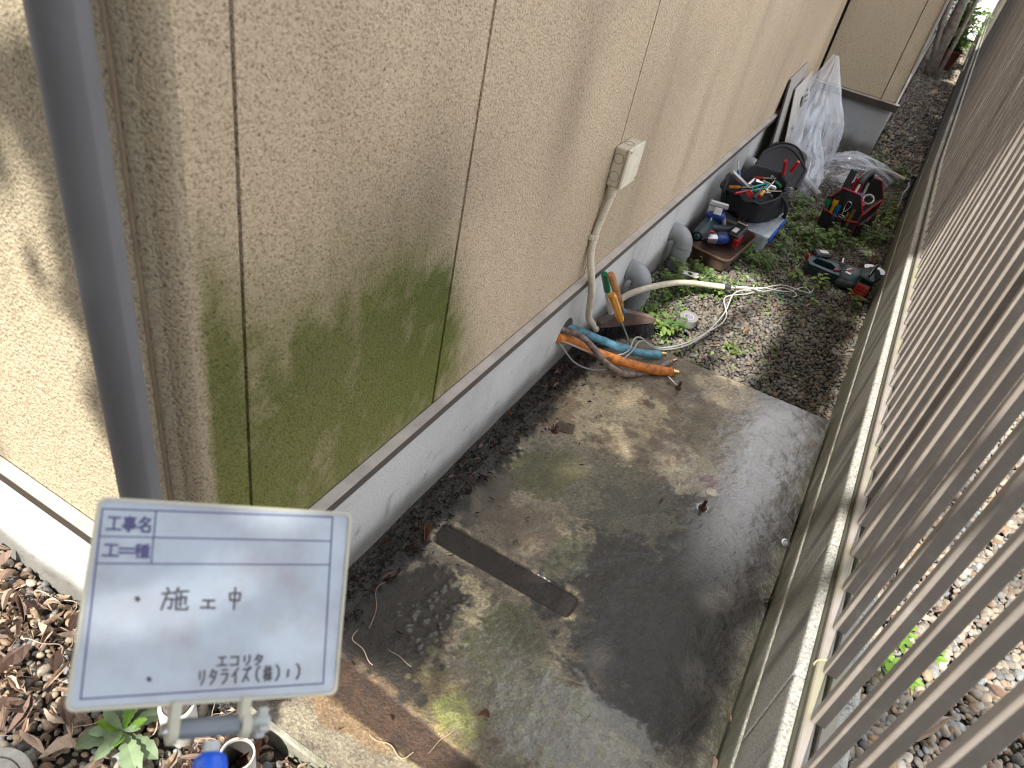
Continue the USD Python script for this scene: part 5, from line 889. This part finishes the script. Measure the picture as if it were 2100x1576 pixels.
# the rosette at the corner, sprouts beyond the fence
SER = [(0, 0), (.05, .12), (.11, .22), (.10, .28), (.17, .36), (.15, .43), (.21, .52), (.18, .60), (.22, .68), (.17, .78), (.13, .88), (0, 1.0)]
rq = g(256, 1512, -.02); ro = thing("rosette_weed", "broad rosette of toothed green leaves in the gravel below the board", "weed", rq)
rr4 = np.random.default_rng(9)
for k in range(13): 
    l = rr4.uniform(.065, .105) if k < 9 else rr4.uniform(.035, .055); part("leaf", tf(leaf(SER, l, l * .95, .25, .25), (0, 0, .012 + .0015 * k), rz(k * 2.399 + rr4.normal() * .15) @ rx(.28 if k < 9 else .7)), m_ros, ro, smooth=True)
for k in range(4): part("leaf", tf(leaf(SER, .06, .05, .1, .3), (0, 0, .02), rz(k * 1.7 + .4) @ rx(.75)), m_lime, ro, smooth=True, label="bright young leaf at the heart of the rosette")
lw_ = ["bright green sprout in the far gravel beyond the fence slats", "sprouts in the gravel beyond the fence"]
sp5 = proto("sprout"); Ms = []
for k in range(7): Ms.append(tf(leaf(OV, .030, .024, .2, .15), (.006 * math.cos(k * 2.4), .006 * math.sin(k * 2.4), .02 + .004 * k), rz(k * 2.4) @ rx(.15)))
part("foliage", cat_(Ms), m_lime, sp5); part("stem", tube([(0, 0, -.02), (0, 0, .045)], .0015, 5), m_stem, sp5)
for k, p in enumerate([(1845, 1308), (1838, 1330), (1798, 1360), (1808, 1378), (1885, 1352), (1905, 1358), (1838, 1402), (1850, 1408)]): copy(sp5, "sprout", g(*p, .055), rz(k * 1.3), 1.1, lw_[0], "sprout", lw_[1])
# ---------------- dry leaves and twigs ----------------
m_dl = [mat("dry_leaf_tan", (.42, .32, .245), .6, var=.3, vs=40, rnd=.35), mat("dry_leaf_brown", (.19, .125, .10), .6, var=.3, vs=40, rnd=.35), mat("dry_leaf_grey", (.46, .36, .29), .65, var=.25, vs=40, rnd=.3), mat("dry_leaf_rust", (.25, .12, .075), .6, var=.3, vs=40, rnd=.25)]
NAR = [(0, 0), (.09, .12), (.15, .35), (.15, .6), (.08, .85), (0, 1)]; BRD = [(0, 0), (.14, .12), (.26, .35), (.26, .62), (.14, .86), (0, 1)]
def dleaf(seed):
    r = np.random.default_rng(seed); o = NAR if seed % 5 else BRD; l = 1.0; m = leaf(o, 1, 1, r.uniform(-.25, .3), r.uniform(.8, 2.4)); v = m.vertices; v[:, 0] *= r.uniform(.35, .8); v[:, 2] += .10 * np.sin(v[:, 1] * 5 + seed) ; a = r.uniform(-.9, .9); tw_ = a * v[:, 1]; x, z = v[:, 0] * np.cos(tw_) - v[:, 2] * np.sin(tw_), v[:, 0] * np.sin(tw_) + v[:, 2] * np.cos(tw_); v[:, 0], v[:, 2] = x, z; v[:, 1] -= .5
    back = v - A(0, 0, .012); f = m.faces; return tm(np.vstack([v, back]), np.vstack([f, f[:, ::-1] + len(v)]))
dprotos = []
for k in range(10):
    pr = proto("dry_leaf"); part("blade", dleaf(k), m_dl[[0, 1, 0, 2, 1, 3, 0, 2, 1, 0][k]], pr); dprotos.append(pr)
twp = []
for k in range(4):
    r = np.random.default_rng(k); pr = proto("twig"); pts = np.c_[r.normal(size=5) * .05, np.linspace(-.5, .5, 5), np.abs(r.normal(size=5)) * .02]; part("stalk", tube(spline(pts, 12), np.linspace(.014, .007, 12), 5), m_dl[[0, 1, 2, 0][k]], pr, smooth=True); twp.append(pr)
rl = np.random.default_rng(31)
LC = ['pale tan', 'dark brown', 'creamy tan', 'bleached grey', 'brown veined', 'rusty', 'light tan', 'greyish', 'brown', 'straw coloured']
def litter(n, fn, lab, grp, z, size=(.045, .085), tilt=.35, name="dry_leaf", protos=dprotos, cat="dry leaf"):
    k = 0
    while k < n:
        q = fn()
        if q is None: continue
        pi_ = rl.integers(len(protos)); cw_ = LC[pi_] if '{}' in lab else ''
        copy(protos[pi_], name, (q[0], q[1], z + abs(rl.normal()) * .008), rz(rl.uniform(0, 2 * PI)) @ rx(rl.normal() * tilt) @ ry(rl.normal() * tilt), rl.uniform(*size), lab.format(cw_), cat, grp.format(cw_)); k += 1
def corner():
    x, y = rl.uniform(-1.6, -.62), .53 - abs(rl.normal()) * .22
    if rl.random() < .22: x, y = rl.uniform(-.70, -.40), rl.uniform(.36, .57)
    return (x, y) if y > -.1 and math.hypot(x + .742, y - .487) > .05 and math.hypot(x - rq[0], y - rq[1]) > .05 else None
litter(215, corner, "curled {} dry leaf in the drift on the gravel at the house corner", "{} dry leaves on the gravel at the house corner", -.012, (.035, .085))
litter(46, lambda: corner(), "thin dry stalk among the leaves on the gravel at the house corner", "dry stalks on the gravel at the house corner", -.008, (.06, .14), .15, "twig", twp, "twig")
litter(14, lambda: (rl.uniform(XF + .02, -.635), rl.uniform(.75, 2.4)), "dark leaf rotting in the gutter between foundation and slab", "rotting leaves in the gutter", .004, (.02, .04), .35, "dry_leaf", [dprotos[1], dprotos[4], dprotos[8]])
for k, (p, l, m_) in enumerate([((870, 1092), "rust brown leaf lying at the wall side end of the long recess", 5), ((845, 1118), "crumpled brown leaf touching the rust brown one by the recess", 1), ((1044, 850), "small orange brown leaf at the foot of the foundation", 5), ((1357, 1028), "small reddish leaf lying on the grey middle of the slab", 1), ((992, 1468), "narrow orange leaf near the lower edge of the slab", 5), ((1060, 1112), "dark curled leaf beside the long recess", 4), ((800, 1180), "dark curled leaf in the black sludge right of the board", 4)]):
    q = g(*p, .008); copy(dprotos[m_], "dry_leaf", q, rz(.7 + 1.9 * k) @ rx(.2), [.065, .05, .03, .03, .03, .03, .05][k], l, "dry leaf")
for k, (p, sz, a) in enumerate([((1160, 1393), .085, 1.9), ((770, 1240), .14, .4), ((745, 1330), .10, 1.1), ((800, 1530), .10, 1.7), ((905, 1520), .08, 2.9), ((1020, 1340), .05, .5), ((1200, 1065), .05, 2.0), ((1190, 1460), .05, 1.8), ((820, 1350), .07, 1.5)]):
    copy(twp[k % 4], "twig", g(*p, .004), rz(a), sz, ["pale straw twig lying on the lower slab", "long thin stalk in the dark sludge right of the board", "bent stalk at the board's right edge", "stalk lying across the brown lower recess", "second stalk further right on the brown lower recess", "fine stalk on the green part of the slab", "fine pale curl of stalk in the middle of the slab", "fine dark stalk near the lower edge of the slab", "short stalk in the sludge beside the crusty patch"][k], "twig")
litter(5, lambda: (.266, rl.uniform(1.0, 1.95)), "brown leaf sliver wedged in the gap between slab and block wall", "slivers in the gap along the block wall", .0, (.022, .036), .1, "dry_leaf", [dprotos[1]])
copy(dprotos[3], "dry_leaf", g(1885, 1510, .075), rz(-.75), .15, "large purplish brown leaf on the gravel beyond the fence", "dry leaf"); 
litter(8, lambda: (rl.uniform(.5, .95), rl.uniform(1.2, 2.6)), "small brown leaf on the gravel beyond the fence", "small leaves on the gravel beyond the fence", .065, (.035, .06))
litter(16, lambda: (rl.uniform(-.5, .24), rl.uniform(2.8, 4.8)), "small brown leaf on the passage gravel", "small leaves on the passage gravel", -.02, (.025, .05))
litter(14, lambda: (rl.uniform(-.02, .25), rl.uniform(6.8, 11)), "brown leaf on the far passage gravel beyond the bay", "leaves on the far passage gravel", -.01, (.05, .10))
fl_ = [dleaf(60 + k) for k in range(4)]; nfk = 1500; fx, fy = rl.uniform(XF + .01, -.60, nfk), rl.uniform(.62, 2.6, nfk); fx = np.where(rl.random(nfk) < .10, XF + .06 + np.abs(rl.normal(size=nfk)) * .10, fx)
m_sl = [mat("black_flake", (.035, .028, .022), .5, var=.3), mat("brown_flake", (.085, .05, .033), .55, var=.3)]
fk = instancer("/World/leaf_crumbs", [(fl_[i], m_sl[i % 2], False) for i in range(4)], np.c_[fx, fy, np.where(fx > -.645, .004, -.004) + .004 * rl.random(nfk)], rl.uniform(.006, .022, nfk), rl.integers(0, 4, nfk), [rot_rand(rl, .4) for _ in range(nfk)]); tag(fk, "black leaf crumbs and sludge along the foot of the foundation", "leaf litter", None, "stuff")
nfk = 650; fq = np.array([c for c in (corner() for _ in range(2600)) if c is not None][:nfk]); nfk = len(fq)
m_tf = [mat("tan_crumb", (.34, .25, .18), .7, var=.3), mat("brown_crumb", (.17, .11, .08), .7, var=.3)]
fk = instancer("/World/dry_leaf_crumbs", [(fl_[i], m_tf[i % 2], False) for i in range(4)], np.c_[fq, np.full(nfk, -.022) + .01 * rl.random(nfk)], rl.uniform(.01, .035, nfk), rl.integers(0, 4, nfk), [rot_rand(rl, .4) for _ in range(nfk)]); tag(fk, "broken bits of dry leaf between the pebbles at the house corner", "leaf litter", None, "stuff")
# ---------------- the far end of the passage ----------------
gt = thing("garden_tree", "slim tree with a forked grey brown trunk at the far end of the passage", "tree", (.06, 11.1, -.06))
part("trunk", tube(spline([(0, 0, 0), (-.005, 0, .5), (-.03, 0, 1.1), (-.05, .1, 2.2), (-.1, .2, 3.2)], 24), np.linspace(.066, .042, 24) * (1 + .12 * np.sin(np.arange(24) * 1.9)), 12), m_bark, gt, smooth=True)
part("stem", tube(spline([(.10, -.12, 0), (.11, -.1, .6), (.10, -.1, 1.3), (.15, -.1, 3)], 20), np.linspace(.024, .016, 20), 9), m_bark, gt, smooth=True); part("branch", tube(spline([(.0, 0, .48), (.1, -.02, .58), (.2, -.05, .75)], 10), np.linspace(.025, .01, 10), 7), m_bark, gt, smooth=True); part("branch", tube(spline([(-.02, 0, .2), (-.10, -.05, .5), (-.12, -.08, 1.4)], 12), np.linspace(.04, .02, 12), 8), m_bark, gt, smooth=True)
rg2 = np.random.default_rng(4); cl = []
for _ in range(900): d = rg2.normal(size=3) * A(.6, .6, .35) + A(-.05, .2, 3.6); cl.append(tf(leaf(OV, .09, .08), d, rot_rand(rg2, .8)))
part("crown", cat_(cl), m_lf[2], gt, kind="stuff")
pt = thing("potted_plant", "leafy plant in a dark red pot at the far end by the block wall", "potted plant", (.16, 12.0, -.05), s=1.15)
part("pot", lathe([(0, 0), (.10, 0), (.135, .20), (.150, .205), (.150, .235), (.138, .235), (.125, .20), (0, .19)], 28), mat("red_pot", (.16, .035, .028), .5, var=.12), pt, smooth=40); part("potting_soil", lathe([(0, .21), (.128, .205)], 20), m_soil, pt)
ml, ms2 = [], []
for _ in range(70):
    a, h = rg2.uniform(0, 2 * PI), rg2.uniform(.25, .62); tpp = A(.16 * math.cos(a) * rg2.random() * 1.4, .16 * math.sin(a) * rg2.random() * 1.4, .2 + h); st = spline([(.02 * math.cos(a), .02 * math.sin(a), .2), tuple(tpp * A(.5, .5, .6)), tuple(tpp)], 7); ms2.append(tube(st, .003, 4, False))
    for j in range(9): ml.append(tf(leaf(NAR, .13 * rg2.uniform(.6, 1.1), .13, .4, .3), st[rg2.integers(1, 7)], rz(rg2.uniform(0, 2 * PI)) @ rx(rg2.uniform(-.1, .8))))
part("foliage", cat_(ml), leafmat("pot_leaf", (.12, .22, .04), (.24, .42, .03)), pt); part("stem", cat_(ms2), m_stem, pt)
fw = thing("far_building", "bright white building wall closing the far end of the passage", "building"); m_fw = mat("white_wall", (.80, .80, .78), .7, var=.04)
for k in range(6): part("wall_board", box(-3, 3.4, 16.5, 16.6, -.1 + .45 * k, -.1 + .45 * k + .446, .004), m_fw, fw)
part("wall_core", box(-3, 3.4, 16.605, 17.5, -.1, 2.6), m_fw, fw)
# ---------------- added tree behind the photographer: crown holed where sun patches are wanted ----------------
def lit_samples():
    r = np.random.default_rng(5); L = []
    def add(P, rad): L.append(np.c_[P, np.full(len(P), rad)])
    n = 500
    y = r.uniform(-.3, 1.47, n); add(np.c_[r.uniform(.28, .40, n), y, np.full(n, KZ)], .03)
    y = r.uniform(2.4, 3.35, 120); add(np.c_[r.uniform(.288, .325, 120), y, np.full(120, KZ)], .02)
    y = r.uniform(1.68, 1.95, 300); add(np.c_[np.full(300, .33), y, r.uniform(.44, 1.7, 300)], .04)
    t, rr = r.uniform(0, 2 * PI, 300), np.sqrt(r.random(300)); add(np.c_[-.38 + .19 * rr * np.cos(t) + .06 * rr * np.sin(t), 3.14 + .36 * rr * np.sin(t), np.zeros(300)], .075)
    y = r.uniform(2.68, 3.2, 60); add(np.c_[np.full(60, -.135), y, np.zeros(60)], .035)
    n = 1600; add(np.c_[r.uniform(-2.4, -.64, n), r.uniform(-.3, .54, n), np.zeros(n)], .04)
    n = 1200; add(np.c_[r.uniform(-2.4, -.80, n), np.full(n, .54), r.uniform(0, .30, n)], .03)
    for i, (x0, z0) in enumerate([(-1.25, .66), (-1.35, .90), (-1.45, 1.18), (-1.1, .52), (-1.3, .56)]):
        t = r.random(120); add(np.c_[x0 + .5 * t, np.full(120, .54), z0 - .35 * t], .012)
    n = 260; add(np.c_[r.uniform(-.62, -.28, n), r.uniform(.2, .74, n), np.zeros(n)], .03)
    n = 200; add(np.c_[r.uniform(.72, .98, n), r.uniform(2.9, 3.6, n), np.full(n, .05)], .05)
    add(np.c_[r.uniform(.45, 1.1, 26), r.uniform(.8, 2.8, 26), np.full(26, .05)], .05)
    return np.vstack(L)
LS = lit_samples(); _r = np.random.default_rng(8); LS = np.vstack([LS, np.c_[_r.uniform(-2.2, -.8, 60), np.full(60, .54), _r.uniform(.4, 1.7, 60), np.full(60, .004)]])
e1 = np.cross(SUN, A(0, 0, 1)); e1 /= np.linalg.norm(e1); e2 = np.cross(e1, SUN)
perp = lambda P: np.c_[P @ e1, P @ e2]
def crown(n=64000, seed=12):
    r = np.random.default_rng(seed)
    # the crown spans, seen from the sun, the passage and the house corner; it hangs 4 to 5.5 m away towards the sun
    x, y, d = r.uniform(-2.6, 2.2, n), r.uniform(-.9, 11, n), r.uniform(3.6, 5.4, n)
    P = np.c_[x, y, np.zeros(n)]; base = P - (P @ SUN)[:, None] * SUN; C = base + SUN * (d + .0)[:, None]
    q = perp(C); kd = cKDTree(perp(LS[:, :3])); dist, j = kd.query(q, k=6); size = r.uniform(.08, .15, n)
    keep = (dist > LS[j, 3] + size[:, None] * .50).all(1) & (C[:, 2] > 2.3)
    C, size = C[keep], size[keep]; V, F = [], []
    lf = A((-.5, 0, 0), (0, -.27, .05), (.5, 0, 0), (0, .27, .05))
    for i in range(len(C)):
        R = basis(SUN + .75 * r.normal(size=3)) @ rz(r.uniform(0, 2 * PI)); k = 4 * i
        V.append(lf * size[i] @ R.T + C[i]); F += [(k, k + 1, k + 2), (k, k + 2, k + 3)]
    return tm(np.vstack(V), F), C
crm, crC = crown()
m_leafd = usdkit.material(stage, "/World/Looks/crown_leaf", {"d": ("diffuse_bsdf", {"color": (.06, .085, .03)}), "t": ("translucent_bsdf", {"color": (.07, .11, .02)}), "m": ("mix_closure", {"fac": .3})}, [("d.BSDF", "m.closure1"), ("t.BSDF", "m.closure2")], surface="m.closure")

tree = thing("shade_tree", "leafy tree added behind the photographer with crown gaps shaped to dapple the sun", "tree", (-1.6, -3.6, -.16))
part("crown", tf(crm, (1.6, 3.6, .16)), m_leafd, tree, kind="stuff")
tr = [(0, 0, 0), (.05, .05, 1.2), (.2, .3, 2.6), (.5, .8, 3.8), (.9, 1.6, 4.6)]
part("trunk", tube(spline(tr, 16), np.linspace(.14, .05, 16), 10), m_bark, tree, smooth=True)
for a in [(2.0, .6, 4.2), (-.6, 1.2, 4.0), (1.2, 3.2, 5.0), (2.2, 2.4, 4.8)]: part("branch", tube(spline([(.2, .3, 2.6), (.5 * a[0] + .1, .5 * a[1] + .2, 3.5), a], 12), np.linspace(.06, .015, 12), 7), m_bark, tree, smooth=True)
nb = thing("neighbour_house", "plain grey house added well behind the photographer to cut the light from there", "house"); m_nb = mat("grey_render", (.22, .21, .20), .8, var=.15, vs=3)  # unseen house, added to dim the light from behind
part("wall", box(-9, 9, -11.5, -6.8, -.16, 5.2), m_nb, nb); part("roof", box(-9.3, 9.3, -11.8, -6.5, 5.202, 5.4), m_roof, nb)
